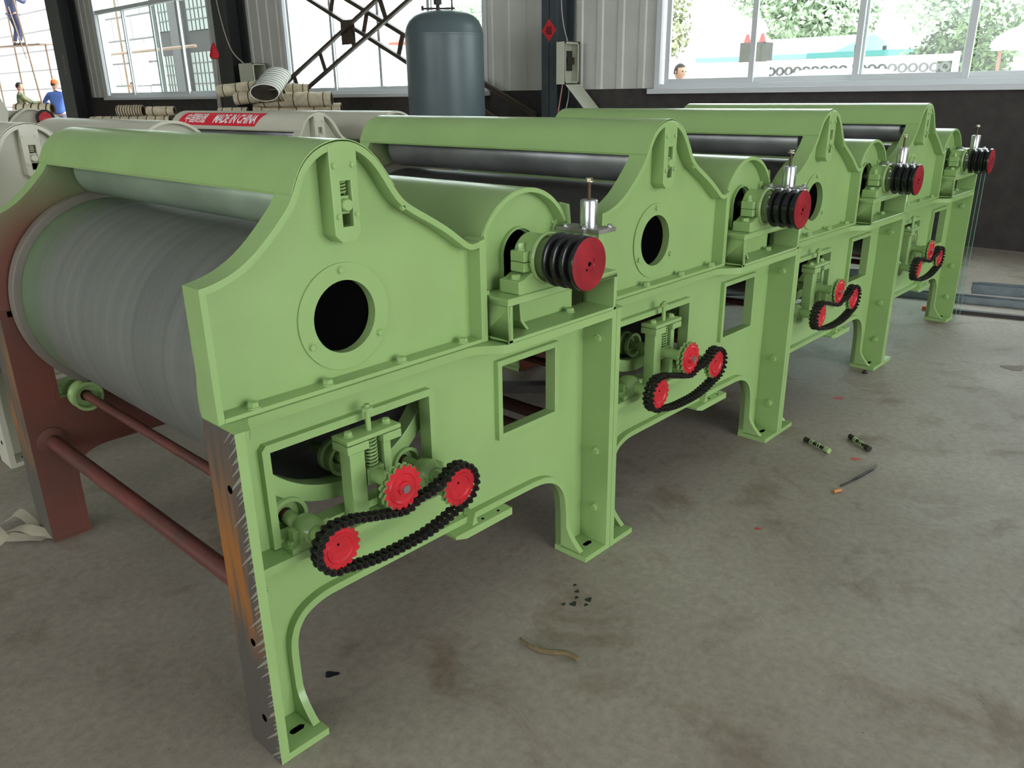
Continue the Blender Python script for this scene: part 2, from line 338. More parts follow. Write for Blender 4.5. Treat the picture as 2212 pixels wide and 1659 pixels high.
def build_unit():
    root = empty('roller_unit', (0, 0, 0))
    bolts = {}
    def bolt(parent, p, ax, r=.0095, h=.009, name='hex_bolt', mt=GREEN):
        k = (tuple(ax), r, h, mt.name)
        if k not in bolts:
            s = M(); s.hexb((0, 0, 0), ax, r, h); o = s.done(name, mt, parent); bolts[k] = o.data; o.location = p
        else:
            o = bpy.data.objects.new(name, bolts[k]); COL.objects.link(o); o.parent = parent; o.location = p
        return o
    F = lower_frame(False, root, [GREEN, ENDFACE, PRIMER]); RF = lower_frame(True, root, [GREEN, ENDFACE, PRIMER])
    for z in (.70, .335, .14): bolt(F, (L-.021, .046, z), (-1, 0, 0), .013, .012)
    bolt(F, (.062, .105, .357), (0, -1, 0), .017, .014)
    for z in (.10, .30, .66):
        s = M(); s.cyl((-.0008, .05, z), (.0004, .05, z), .009, 14); h = s.done('bolt_hole', DARK, F)
    for x in (.062, 1.138):
        s = M(); s.extr([circ(0, 0, .008, 8, PI/2, 3*PI/2, True)+[(.022, -.008)]+[(.030, 0)]+[(.022, .008)]], 0, .0012)
        for v in s.b.verts: v.co = Vector((v.co.x+x, .05+v.co.z, .0175+v.co.y))
        s.done('anchor_slot', DARK, F)
    for x in (.70, .76):
        s = M(); s.cyl((x, .066, .2915), (x, .066, .2926), .0045, 10); s.done('bolt_hole', DARK, F)
    P = upper_plate(False, root); RP = upper_plate(True, root)
    # bearing slide plate with its slot at the peak
    s = M()
    slot = [(.325, 1.128), (.351, 1.128), (.351, 1.219), (.325, 1.219)]
    s.extr([[(.304, 1.112), (.320, 1.096), (.354, 1.096), (.369, 1.112), (.370, 1.283), (.352, 1.292), (.335, 1.295), (.320, 1.294), (.303, 1.288)], slot], .060, .106)
    SP = s.done('bearing_slide', GREEN, P, bevel=.0018)
    s = M(); s.box(.322, .354, .098, .104, 1.125, 1.222); s.done('slot_back', DARK, P)
    s = M(); s.lathe([(0, -.006), (.011, -.006), (.013, -.003), (.013, .030), (0, .030)], (.338, .062, 1.171), (0, 1, 0), 24); s.box(.326, .350, .070, .09, 1.153, 1.189); s.done('roller_pin', GREEN, P)
    s = M(); pts = []
    for i in range(0, 4*14+1):
        a = 2*PI*i/14; pts.append((.338+.009*math.cos(a), .078+.009*math.sin(a), 1.192+.026*i/56))
    s.tube(pts, .0021, 6); s.done('compression_spring', GREEN, P)
    for x, z in ((.313, 1.250), (.357, 1.250), (.315, 1.150), (.360, 1.152)): bolt(P, (x, .060, z), (0, -1, 0), .006, .005)
    for a in (92, -32, 208): bolt(P, (.338+.103*math.cos(math.radians(a)), .100, .93+.103*math.sin(math.radians(a))), (0, -1, 0), .008, .007)
    for x in (.086, .263, .466, .662): bolt(P, (x, .078, .800), (0, 0, 1), .012, .012)
    bolt(P, (.487, .068, 1.150), (0, -1, 0), .006, .006)
    # cage drum: thin perforated shell between two end rings
    DC = (.345, .800)
    s = M(); n = 96; uvl = s.b.loops.layers.uv.new('UVMap')
    for r in (.296, .290):
        rr = [[s.b.verts.new((DC[0]+r*math.cos(2*PI*k/n), y, DC[1]+r*math.sin(2*PI*k/n))) for k in range(n)] for y in (.185, 1.33)]
        for k in range(n):
            f = s.face([rr[0][k], rr[0][(k+1) % n], rr[1][(k+1) % n], rr[1][k]])
            for lp, (kk, yy) in zip(f.loops, ((k, .185), (k+1, .185), (k+1, 1.33), (k, 1.33))): lp[uvl].uv = (kk*2*PI/n*.3, yy)
    drum = s.done('cage_drum', DRUM, root)
    s = M(); s.lathe([(.277, 0), (.317, 0), (.317, .045), (.277, .045)], (DC[0], .150, DC[1]), (0, 1, 0), 96, closed=True); s.done('end_ring', GREEN, drum, bevel=.002)
    s = M(); s.lathe([(.277, 0), (.317, 0), (.317, .045), (.277, .045)], (DC[0], 1.318, DC[1]), (0, 1, 0), 96, closed=True); s.done('end_ring', mat('ring_bare_steel', (.21, .185, .15), .5, metal=.2, var=.2), drum, bevel=.002)
    s = M(); s.lathe([(.083, .126), (.080, .126), (.080, .24), (0, .24), (0, .245), (.083, .245)], (.338, 0, .93), (0, 1, 0), 40); s.done('hole_dark_liner', DARK, P)  # black liner added behind the plate hole to keep it dark
    # pressure roller
    s = M(); s.lathe([(0, .150), (.020, .150), (.020, .172), (.064, .172), (.068, .178), (.068, 1.338), (.064, 1.344), (0, 1.344)], (.338, 0, 1.174), (0, 1, 0), 56); s.done('press_roller', ROLLERG, root)
    # hood over the roller: bent sheet following the rim
    hp = [p for p in RIM if p[0] > .214 and p[0] < .47]
    hp = [(.2165, 1.1995)] + [(x+.0, z+.0022) for x, z in hp]
    s = M(); s.ribbon(hp, .0022, .0635, 1.450, False, 1); hood = s.done('roller_hood', GREEN, root)
    bolt(hood, (.2265, .085, 1.222), (-.9, 0, .35), .005, .006)
    bolt(hood, (.2265, 1.42, 1.222), (-.9, 0, .35), .005, .006)
    # beater end plate
    arc = circ(BC[0], BC[1], HR, 34, math.radians(152), math.radians(34), True)
    outl = [(.738, .792), (.738, 1.02)] + arc + [(1.062, 1.040), (1.062, .792)]
    for rear in (0, 1):
        s = M()
        hole = [(.840, .93), (.840, .985)] + circ(BC[0], .985, .060, 16, PI, 0, True) + [(.960, .93), (.960, .907), (.840, .907)]
        s.extr([outl, hole], .112, .124)
        s.ribbon([(.745, 1.02)]+arc+[(1.060, 1.055)], .010, .076, .1246, False, -1)
        s.ribbon([(.837, .907), (.837, .985)]+circ(BC[0], .985, .064, 16, PI, 0, True)+[(.964, .907)], .005, .100, .1242, False, 1)
        if rear: mirror(s.b)
        ep = s.done('beater_end_plate', GREEN, root, bevel=.0015)
        if not rear:
            s = M(); s.box(.80, .99, .127, .14, .91, 1.08); s.done('shaft_hole_shade_sheet', DARK, ep)  # black sheet added behind the shaft opening, standing in for its shade
            for a in (28, 160): bolt(ep, (BC[0]+.160*math.cos(math.radians(a)), .112, BC[1]+.160*math.sin(math.radians(a))), (0, -1, 0), .006, .006)
            bolt(ep, (.765, .112, .83), (0, -1, 0), .006, .008)
    # beater hood: long arched sheet
    arc2 = circ(BC[0], BC[1], HR+.002, 40, math.radians(168), math.radians(22), True)
    s = M(); s.ribbon([(.738, .985), (.722, 1.0)]+arc2+[(1.085, 1.02)], .0022, .078, 1.432, False, -1); bh = s.done('beater_hood', GREEN, root)
    bolt(bh, (.7285, .13, 1.035), (-.95, 0, .3), .006, .006)
    s = M(); s.obox((.705, .75, 1.040), (1, 0, .12), (0, 1, 0), (-.12, 0, 1), .09, 1.26, .003); s.done('guide_sheet', BRASS, root)
    # added enclosure under the beater, closing the gap so it stays dark
    s = M(); s.ribbon([(.742, .985), (.742, .82), (.80, .795), (1.0, .795), (1.062, .82), (1.085, 1.02)], .003, .126, 1.384, False, 1); s.done('beater_dark_enclosure', DARKSTEEL, root)
    # bracket carrying the beater bearing
    s = M()
    s.box(.745, 1.197, 0, .100, .886, .905)
    s.box(.745, .762, 0, .100, .790, .886); s.box(1.183, 1.197, 0, .100, .790, .886)
    s.box(.745, 1.197, 0, .100, .790, .800)
    s.extr([[(.800, .80), (.81, .886), (1.10, .886), (1.10, .80)]], .086, .100)
    s.ribbon([(.86, .80), (.835, .83), (.83, .886)], .008, .035, .086)
    BR = s.done('bearing_bracket', GREEN, root, bevel=.002)
    bolt(BR, (1.06, .062, .800), (0, 0, 1), .012, .012); bolt(BR, (.955, .086, .862), (0, -1, 0), .007, .008); bolt(BR, (.785, .04, .886), (0, 0, -1), .012, .010)
    bolt(BR, (.753, .085, .905), (0, 0, 1), .010, .010)
    # pillow block of the beater
    s = M(); AZ = .985
    s.extr([[(.793, .905), (1.007, .905), (1.007, .938), (.985, .942), (.955, .955), (.845, .955), (.815, .942), (.793, .938)]], .008, .076)
    s.lathe([(0, -.002), (.030, -.002), (.034, .002), (.050, .004), (.056, .014), (.058, .022), (.058, .074), (.048, .082), (0, .082)], (BC[0], -.002, AZ), (0, 1, 0), 40)
    for sg in (-1, 1): s.box(BC[0]+sg*.062-.014, BC[0]+sg*.062+.014, .018, .066, .955, 1.008)
    s.lathe([(.060, .0), (.066, .004), (.066, .012), (.060, .016)], (BC[0], -.004, AZ), (0, 1, 0), 40, closed=True)
    PB = s.done('pillow_block', GREEN, root, bevel=.003)
    s = M(); s.box(.822, .853, .016, .0175, .9805, .982); s.box(.8235, .8245, .018, .066, .9805, .982); s.done('cap_joint', DARK, PB)
    for sg in (-1, 1):
        bolt(PB, (BC[0]+sg*.062, .042, 1.008), (0, 0, 1), .009, .020); bolt(PB, (BC[0]+sg*.085, .040, .940), (0, 0, 1), .013, .012)
    s = M(); s.cyl((BC[0], -.02, AZ), (BC[0], 1.52, AZ), .019, 20); s.done('beater_shaft', STEEL, root)
    # three-groove pulley
    pr = [(0, 0), (.066, 0), (.068, .003), (.068, .010)]
    for k in range(3):
        y = .010+k*.029; pr += [(.055, y+.007), (.055, y+.014), (.068, y+.021), (.068, y+.029)]
    pr += [(.064, .100), (.030, .100), (.030, .110), (0, .110)]
    s = M(); s.lathe(pr, (BC[0], -.128, AZ), (0, 1, 0), 56, cap=False); pl = s.done('drive_pulley', BLACK, root, smooth=.5)
    s = M(); s.lathe([(0, .0015), (.006, .0015), (.0065, -.001), (.017, -.001), (.018, -.0035), (.056, -.002), (.066, -.0005), (.0655, .002)], (BC[0], -.128, AZ), (0, 1, 0), 48); s.done('pulley_face', PRED, pl)['label'] = 'red painted pulley face'
    s = M(); s.cyl((BC[0], -.1300, AZ), (BC[0], -.1285, AZ), .004, 10); s.cyl((BC[0]-.015, -.1325, AZ-.012), (BC[0]-.015, -.131, AZ-.012), .003, 8); s.done('shaft_centre', DARK, pl)
    # loading cylinder above the feed roller
    cx, cy = 1.075, .012
    s = M(); s.box(cx-.040, cx+.040, cy-.014, cy+.10, .905, 1.028); s.box(cx-.012, cx+.012, cy-.045, cy-.014, .905, 1.028); s.extr([[(cx-.04, 1.02), (cx+.04, 1.02), (cx+.03, 1.09), (cx-.01, 1.10)]], cy+.09, cy+.10)
    LB = s.done('feed_bearing_block', GREEN, root, bevel=.002)
    s = M(); s.box(cx-.046, cx+.030, cy-.02, cy+.075, 1.029, 1.040); s.box(cx-.030, cx+.046, cy-.058, cy-.02, 1.029, 1.040); LF = s.done('cylinder_flange', mat('raw_steel_plate', (.40, .38, .34), .45, metal=.6, var=.4, vscale=15), root, bevel=.001)
    s = M(); s.lathe([(0, 1.040), (.0235, 1.040), (.0235, 1.108), (.0215, 1.112), (0, 1.112)], (cx, cy, 0), (0, 0, 1), 36); LC = s.done('loading_cylinder', STEEL, root)
    s = M(); s.cyl((cx, cy, 1.10), (cx, cy, 1.160), .0045, 10); s.done('adjusting_screw', RUSTBOLT, LC)
    bolt(LC, (cx, cy, 1.158), (0, 0, 1), .010, .010, 'screw_head', YELLOWZ)
    for x, y in ((-.03, .055), (-.034, -.010), (.034, -.045)): bolt(LF, (cx+x, cy+y, 1.040), (0, 0, 1), .0065, .008, 'cap_screw', STEEL)
    # feed roller behind
    s = M(); s.cyl((1.12, .13, .96), (1.12, 1.38, .96), .03, 24); s.done('feed_roller', ROLLER, root)
    # shafts, support wheels, bearings
    AX = {'A': (.170, .492), 'B': (.345, .565), 'C': (.513, .503)}
    for k, (x, z) in AX.items():
        s = M(); s.cyl((x, -.035, z), (x, .30 if k == 'B' else 1.40, z), .014 if k != 'B' else .012, 16)
        sh = s.done('drive_shaft', TUBEM if k != 'B' else GREEN, root)
        s = M(); s.cyl((x, -.04, z), (x, .145, z), .0175, 18); s.done('shaft_sleeve', GREEN, sh)
        for y in ((.140, 1.30) if k != 'B' else (.17,)):
            r = .047 if k == 'A' else .042
            s = M(); s.lathe([(r-.009, 0), (r, 0), (r, .012), (r-.005, .018), (r-.005, .03), (r, .036), (r, .048), (.018, .048), (.018, .020), (r-.012, .020)], (x, y, z), (0, 1, 0), 36, closed=True)
            s.done('support_wheel', GREEN, root, smooth=.5)
    for k in 'AC':
        x, z = AX[k]
        for rear in (0, 1):
            s = M()
            s.lathe([(0, .036), (.022, .036), (.026, .042), (.031, .048), (.034, .058), (.034, .072), (.030, .088), (0, .094)], (x, 0, z), (0, 1, 0), 30)
            s.extr([[(x-.058, .462), (x+.058, .462), (x+.058, .474), (x+.034, .478), (x+.030, z), (x-.030, z), (x-.034, .478), (x-.058, .474)]], .042, .088)
            for sg in (-1, 1): s.box(x+sg*.036-.009, x+sg*.036+.009, .054, .078, .474, z+.014)
            if rear: mirror(s.b)
            b = s.done('wheel_bearing', GREEN, root, bevel=.0025)
            if not rear:
                bolt(b, (x-.047, .064, .474), (0, 0, 1), .009, .010); bolt(b, (x+.047, .064, .474), (0, 0, 1), .009, .010)
    # sprockets
    def sprocket(x, z, y, r, teeth, boss):
        pts = []
        for i in range(teeth*4):
            a = 2*PI*i/(teeth*4); q = i % 4; rr = r if q == 0 else (r*.94 if q in (1, 3) else r*.84)
            pts.append((x+rr*math.cos(a), z+rr*math.sin(a)))
        s = M(); s.extr([pts], y-.003, y+.003); s.extr([[(p[0], p[1]) for p in pts]], y+.012, y+.018); s.cyl((x, y+.002, z), (x, y+.04, z), .021, 20)
        s.lathe([(r*.70, -.003), (r*.66, -.0055), (r*.58, -.0055), (r*.52, -.003)] if not boss else [(r*.74, -.003), (r*.70, -.006), (r*.64, -.006), (r*.58, -.003)], (x, y, z), (0, 1, 0), 30, closed=True)
        if boss: s.lathe([(.017, 0), (.015, -.007), (.0, -.007)], (x, y-.003, z), (0, 1, 0), 20)
        o = s.done('sprocket', [GREEN, RED], root, pick=lambda f: 1 if (f.normal.y < -.2 and f.calc_center_median().y < y+.001) else 0)
        if boss:
            s = M(); s.cyl((x, y-.016, z), (x, y-.008, z), .0095, 16); s.done('shaft_end', STEEL, o)
        else:
            s = M(); s.cyl((x-.006, y-.0038, z+.012), (x-.006, y-.0030, z+.012), .0028, 8); s.done('set_screw_hole', DARK, o)
        return o
    ys = -.050
    sprocket(*AX['A'], ys, .0505, 17, False); sprocket(*AX['C'], ys, .0505, 17, False); sprocket(*AX['B'], ys+.002, .054, 17, True)
    # roller chain running round A and C and under B
    rc = .0535
    def arcp(c, a0, a1, r=rc, n=26): return [(c[0]+r*math.cos(math.radians(a0+(a1-a0)*i/(n-1))), c[1]+r*math.sin(math.radians(a0+(a1-a0)*i/(n-1)))) for i in range(n)]
    path = arcp(AX['A'], 78, 275) + smooth_path([(.20, .432), (.26, .422), (.33, .419), (.40, .421), (.46, .432), (.50, .444)], 6) + arcp(AX['C'], -70, 140) + \
        smooth_path([(.452, .530), (.43, .521)], 4)[:-1] + arcp(AX['B'], -52, -112, .0585, 10) + smooth_path([(.30, .516), (.26, .527), (.215, .540)], 6)
    P3 = [Vector(p) for p in path]; seg = [(P3[(i+1) % len(P3)]-P3[i]).length for i in range(len(P3))]; T = sum(seg); NL = int(round(T/.0168/2))*2
    pins = []; i = 0; acc = 0.
    for k in range(NL):
        d = T*k/NL
        while acc+seg[i] < d: acc += seg[i]; i += 1
        t = (d-acc)/max(seg[i], 1e-9); pins.append(P3[i].lerp(P3[(i+1) % len(P3)], t))
    s = M()
    for k, p in enumerate(pins):
        q = pins[(k+1) % NL]
        s.cyl((p.x, ys-.012, p.y), (p.x, ys+.024, p.y), .0058, 8); s.cyl((p.x, ys-.0155, p.y), (p.x, ys-.012, p.y), .0032, 6)
        off = .0105 if k % 2 else .0085
        for yc in (ys+.006-off-.001, ys+.006+off+.001):
            d = (q-p).normalized(); nn = Vector((-d.y, d.x)); pts = []
            for j in range(7):
                a = PI/2+PI*j/6; pts.append(p+d*.0082*math.cos(a)+nn*.0082*math.sin(a))
            mid = (p+q)/2; pts.append(mid-nn*.0055)
            for j in range(7):
                a = -PI/2+PI*j/6; pts.append(q+d*.0082*math.cos(a)+nn*.0082*math.sin(a))
            pts.append(mid+nn*.0055)
            s.extr([[(v.x, v.y) for v in pts]], yc-.001, yc+.001)
    s.done('drive_chain', CHAINM, root)
    # tensioner bracket with spring and screw
    s = M()
    s.extr([[(.278, .462), (.318, .462), (.318, .655), (.302, .668), (.278, .655)]], .045, .085)
    s.extr([[(.372, .462), (.392, .462), (.392, .655), (.372, .655)]], .045, .085)
    s.box(.268, .326, .035, .095, .640, .660); s.box(.366, .418, .035, .095, .640, .660)
    s.box(.268, .418, .035, .095, .662, .673)
    s.box(.322, .370, .045, .085, .545, .585)
    TB = s.done('tension_bracket', GREEN, root, bevel=.002)
    for x in (.292, .398): bolt(TB, (x, .065, .673), (0, 0, 1), .010, .010)
    s = M(); s.cyl((.345, .060, .585), (.345, .060, .735), .0065, 14); s.hexb((.345, .060, .718), (0, 0, 1), .014, .011, False); s.done('tension_screw', GREEN, root)
    s = M(); pts = []
    for i in range(0, 8*16+1):
        a = 2*PI*i/16; pts.append((.345+.0145*math.cos(a), .060+.0145*math.sin(a), .586+.068*i/128))
    s.tube(pts, .0024, 7); s.done('tension_spring', GREEN, root)
    # tie tube between the frames
    s = M(); s.cyl((.062, .124, .350), (.062, 1.3865, .350), .0225, 28); tt = s.done('tie_tube', TUBEM, root)
    s = M(); s.lathe([(.046, 0), (.046, .008), (.030, .014)], (.062, 1.3865, .350), (0, -1, 0), 28); s.done('tube_collar', PRIMER, tt)
    s = M(); s.cyl((1.13, .124, .350), (1.13, 1.3865, .350), .0225, 24); s.done('tie_tube', TUBEM, root)
    return root

unit = build_unit()
tag(unit, 'nearest light green roller unit with bare rusty end faces and a greenish roller, at the left end of the row', 'machine', 'green roller units standing in one row')
labs = ['second light green roller unit from the camera, between the nearest unit and the third', 'third light green roller unit from the camera, its red chain wheels left of the second leg from the far end',
        'farthest light green roller unit, at the right end of the row by the glass sheet']
units = [unit]
for k in range(1, 4):
    u = copy_tree(unit, None, {'greenish_roller_steel': ROLLER, 'perforated_cage_sheet': DRUMD, 'bare_end_face_with_rust': GREEN})
    u.location = (L*k, 0, 0); tag(u, labs[k-1], 'machine', 'green roller units standing in one row'); units.append(u)
CM = {'green_enamel': CREAM, 'greenish_roller_steel': ROLLER, 'perforated_cage_sheet': DRUMD, 'bare_end_face_with_rust': CREAM, 'red_oxide_primer': CREAM, 'primer_with_green_overspray': CREAM, 'red_oxide_tube': CREAM}
cl = ['cream roller unit behind the nearest green unit, its peak and slot at the left edge', 'cream roller unit wearing the red MADE IN CHINA banner on its hood']
for k in range(2):
    u = copy_tree(unit, None, CM); u.location = ((.09, 2.12, 0), (1.62, 2.45, 0))[k]; u.rotation_euler.z = (0, .04)[k]; [setattr(c, 'location', (0, 0, .135)) for c in u.children if c.name.startswith(('beater_hood', 'beater_end_plate'))]; tag(u, cl[k], 'machine', 'cream roller units behind the green row')
#==PART2==
units[0]['label'] = 'nearest light green roller unit, bare rusty end faces, greenish roller, left end of row'
units[2]['label'] = 'third light green roller unit from the camera, two leg bolts lying before it'

# ------------------------------------------------------------------ banner on the cream hood
WHITEM = mat('white_print', (.80, .80, .78), .5); BANRED = mat('red_banner_vinyl', (.70, .010, .030), .45); GOLD = mat('orange_print', (.45, .22, .06), .6); INK = mat('black_ink', (.02, .012, .012), .6)
def text_mesh(body, size, extrude=0., bold=0.):
    c = bpy.data.curves.new('text', 'FONT'); c.body = body; c.size = size; c.extrude = extrude; c.offset = bold; c.resolution_u = 3
    o = bpy.data.objects.new('text', c); COL.objects.link(o); bpy.context.view_layer.update()
    me = bpy.data.meshes.new_from_object(o.evaluated_get(bpy.context.evaluated_depsgraph_get())); bpy.data.objects.remove(o)
    return me
def hood_map(arc_s, y, lift):
    """point on the roller hood at arc length arc_s from its lower edge, at depth y"""
    P2 = [Vector(p) for p in [(.2165, 1.1995)] + [(x, z+.0022) for x, z in RIM if .214 < x < .47]]; acc = 0
    for a, b in zip(P2, P2[1:]):
        l = (b-a).length
        if acc+l >= arc_s:
            t = (arc_s-acc)/l; p = a.lerp(b, t); d = (b-a).normalized(); n = Vector((-d.y, d.x)); return Vector((p.x+n.x*lift, y, p.y+n.y*lift))
        acc += l
cu = units and [o for o in bpy.data.objects if o.get('label') == cl[1]][0]
ux, uy = 1.62, 2.45
s = M(); nx, ny = 14, 16
grid = [[None]*(ny+1) for _ in range(nx+1)]
for i in range(nx+1):
    for j in range(ny+1):
        a = .022+.094*i/nx; y = .52+.86*j/ny - .10*(i/nx-.5)*.0
        y = 1.385-.055*i/nx-(1.385-.505)*(1-j/ny)
        grid[i][j] = s.b.verts.new(hood_map(a, y, .0036))
for i in range(nx):
    for j in range(ny): s.face([grid[i][j], grid[i+1][j], grid[i+1][j+1], grid[i][j+1]])
ban = s.done('banner', BANRED, None); ban.location = (ux, uy, 0); ban.rotation_euler.z = .04
tag(ban, 'red banner with white lettering MADE IN CHINA on the cream roller hood', 'banner')
def wrap_text(body, size, y_left, a0, parent, bold, shear=.25, sx=1.):
    me = text_mesh(body, size, 0, bold)
    bm = bmesh.new(); bm.from_mesh(me); bmesh.ops.triangulate(bm, faces=bm.faces); bmesh.ops.subdivide_edges(bm, edges=[e for e in bm.edges if e.calc_length() > .012], cuts=2)
    for v in bm.verts:
        x, h = v.co.x*sx+v.co.y*shear, v.co.y
        v.co = hood_map(max(.001, a0+h), y_left-x, .0048)
    me2 = bpy.data.meshes.new('banner_lettering'); bm.to_mesh(me2); bm.free(); me2.materials.append(WHITEM)
    o = bpy.data.objects.new('banner_lettering', me2); COL.objects.link(o); o.parent = parent
    return o
wrap_text('中国制造', .072, 1.305, .043, ban, .0012, sx=.88)
wrap_text('MADE IN CHINA', .082, .965, .040, ban, .0022, sx=.74)

# ------------------------------------------------------------------ the hall
def concrete():
    mt = bpy.data.materials.new('stained_concrete_floor'); mt.use_nodes = True; n = mt.node_tree; b = n.nodes['Principled BSDF']
    b.inputs['Specular IOR Level'].default_value = .35
    tc = n.nodes.new('ShaderNodeTexCoord')
    def noise(sc_, det, rough=.55, dist=0.):
        q = n.nodes.new('ShaderNodeTexNoise'); q.inputs['Scale'].default_value = sc_; q.inputs['Detail'].default_value = det; q.inputs['Roughness'].default_value = rough; q.inputs['Distortion'].default_value = dist
        n.links.new(tc.outputs['Object'], q.inputs['Vector']); return q.outputs['Fac']
    def ramp(src, a, bb, ca, cb):
        r = n.nodes.new('ShaderNodeValToRGB'); r.color_ramp.elements[0].position = a; r.color_ramp.elements[1].position = bb
        r.color_ramp.elements[0].color = (*ca, 1); r.color_ramp.elements[1].color = (*cb, 1); n.links.new(src, r.inputs['Fac']); return r.outputs['Color']
    def mix(f, a, bb, mode='MIX'):
        x = n.nodes.new('ShaderNodeMix'); x.data_type = 'RGBA'; x.blend_type = mode
        if isinstance(f, float): x.inputs[0].default_value = f
        else: n.links.new(f, x.inputs[0])
        n.links.new(a, x.inputs[6]); n.links.new(bb, x.inputs[7]); return x.outputs[2]
    base = ramp(noise(1.1, 5), .32, .70, (.235, .200, .160), (.335, .300, .250))
    fine = ramp(noise(38, 4, .7), .30, .70, (.78, .78, .78), (1.1, 1.09, 1.07))
    c = mix(1.0, base, fine, 'MULTIPLY')
    st = ramp(noise(3.4, 6, .62, .6), .54, .70, (1, 1, 1), (.66, .60, .52))
    c = mix(1.0, c, st, 'MULTIPLY')
    sp = ramp(noise(85, 2), .70, .76, (1, 1, 1), (.55, .5, .46))
    c = mix(1.0, c, sp, 'MULTIPLY')
    n.links.new(c, b.inputs['Base Color'])
    rr = n.nodes.new('ShaderNodeMapRange'); rr.inputs['To Min'].default_value = .48; rr.inputs['To Max'].default_value = .75; n.links.new(noise(5, 4), rr.inputs['Value']); n.links.new(rr.outputs[0], b.inputs['Roughness'])
    bp = n.nodes.new('ShaderNodeBump'); bp.inputs['Strength'].default_value = .25; bp.inputs['Distance'].default_value = .004; n.links.new(noise(60, 5, .7), bp.inputs['Height']); n.links.new(bp.outputs['Normal'], b.inputs['Normal'])
    return mt
CONC = concrete()
def box_obj(name, x0, x1, y0, y1, z0, z1, mt, kind='structure', parent=None, bevel=0):
    o = M().box(x0, x1, y0, y1, z0, z1).done(name, mt, parent, bevel)
    if kind: o['kind'] = kind
    return o
PANEL = mat('cream_white_wall_sheet', (.58, .575, .52), .45, var=.08, vscale=3)
DADO = mat('rough_brown_plinth', (.050, .044, .040), .85, bump=.5, bscale=30, var=.3, vscale=8)
CEILM = mat('ceiling_sheet', (.45, .46, .45), .6)
ALU = mat('white_window_profile', (.62, .64, .65), .4)
COLM = mat('dark_blue_grey_column_paint', (.052, .066, .074), .45, var=.2)
COLD = mat('dark_column_paint', (.030, .033, .031), .5)
gl = bpy.data.materials.new('window_glass'); gl.use_nodes = True; n = gl.node_tree; n.nodes.remove(n.nodes['Principled BSDF'])
tr = n.nodes.new('ShaderNodeBsdfTransparent'); tr.inputs[0].default_value = (.93, .97, .95, 1); gy = n.nodes.new('ShaderNodeBsdfGlossy'); gy.inputs['Roughness'].default_value = .02
mx = n.nodes.new('ShaderNodeMixShader'); lw = n.nodes.new('ShaderNodeLayerWeight'); fr = n.nodes.new('ShaderNodeMath'); fr.operation = 'POWER'; fr.inputs[1].default_value = 5
f2 = n.nodes.new('ShaderNodeMath'); f2.operation = 'MULTIPLY_ADD'; f2.inputs[1].default_value = .45; f2.inputs[2].default_value = .02
n.links.new(lw.outputs['Facing'], fr.inputs[0]); n.links.new(fr.outputs[0], f2.inputs[0]); n.links.new(f2.outputs[0], mx.inputs[0]); n.links.new(tr.outputs[0], mx.inputs[1]); n.links.new(gy.outputs[0], mx.inputs[2]); n.links.new(mx.outputs[0], n.nodes['Material Output'].inputs[0]); GLASS = gl

box_obj('floor', -9, 7.75, -10, 31, -.12, 0, CONC)
box_obj('ceiling', -9, 7.75, -10, 31, 6.2, 6.3, CEILM)
XW = 7.55; SILL = 1.44
openings = [(-1.6, 4.05, SILL, 3.9), (6.80, 11.55, SILL, 3.9), (14.1, 19.35, SILL, 4.2), (21.95, 30.0, 0, 5.2)]
s = M(); ys_ = -10
def ribbed(s, y0, y1, z0, z1):
    # profiled sheet: shallow ribs every 0.3 m
    y = y0; pts = []
    while y < y1:
        e = min(y+.30, y1); pts += [(y, 0), (min(y+.20, e), 0), (min(y+.215, e), -.018), (min(y+.285, e), -.018)]; y = e
    pts.append((y1, 0)); vs_ = [(s.b.verts.new((XW+p[1], p[0], z0)), s.b.verts.new((XW+p[1], p[0], z1))) for p in pts]
    for a, b in zip(vs_, vs_[1:]): s.face([a[0], b[0], b[1], a[1]])
d = M()
prev = -10
for y0, y1, z0, z1 in openings + [(31, 31, 0, 0)]:
    s.box(XW+.02, XW+.2, prev, y0, SILL-.04, 6.2); ribbed(s, prev, y0, SILL-.04, 6.2)
    d.box(XW-.03, XW+.2, prev, y0, 0, SILL-.04)
    if y1 > y0:
        s.box(XW+.02, XW+.2, y0, y1, z1, 6.2); ribbed(s, y0, y1, z1, 6.2)
        if z0 > 0: d.box(XW-.03, XW+.2, y0, y1, 0, SILL-.04)
    prev = y1
tag(s.done('wall_east', PANEL), kind='structure'); tag(d.done('trim_1', DADO), kind='structure')
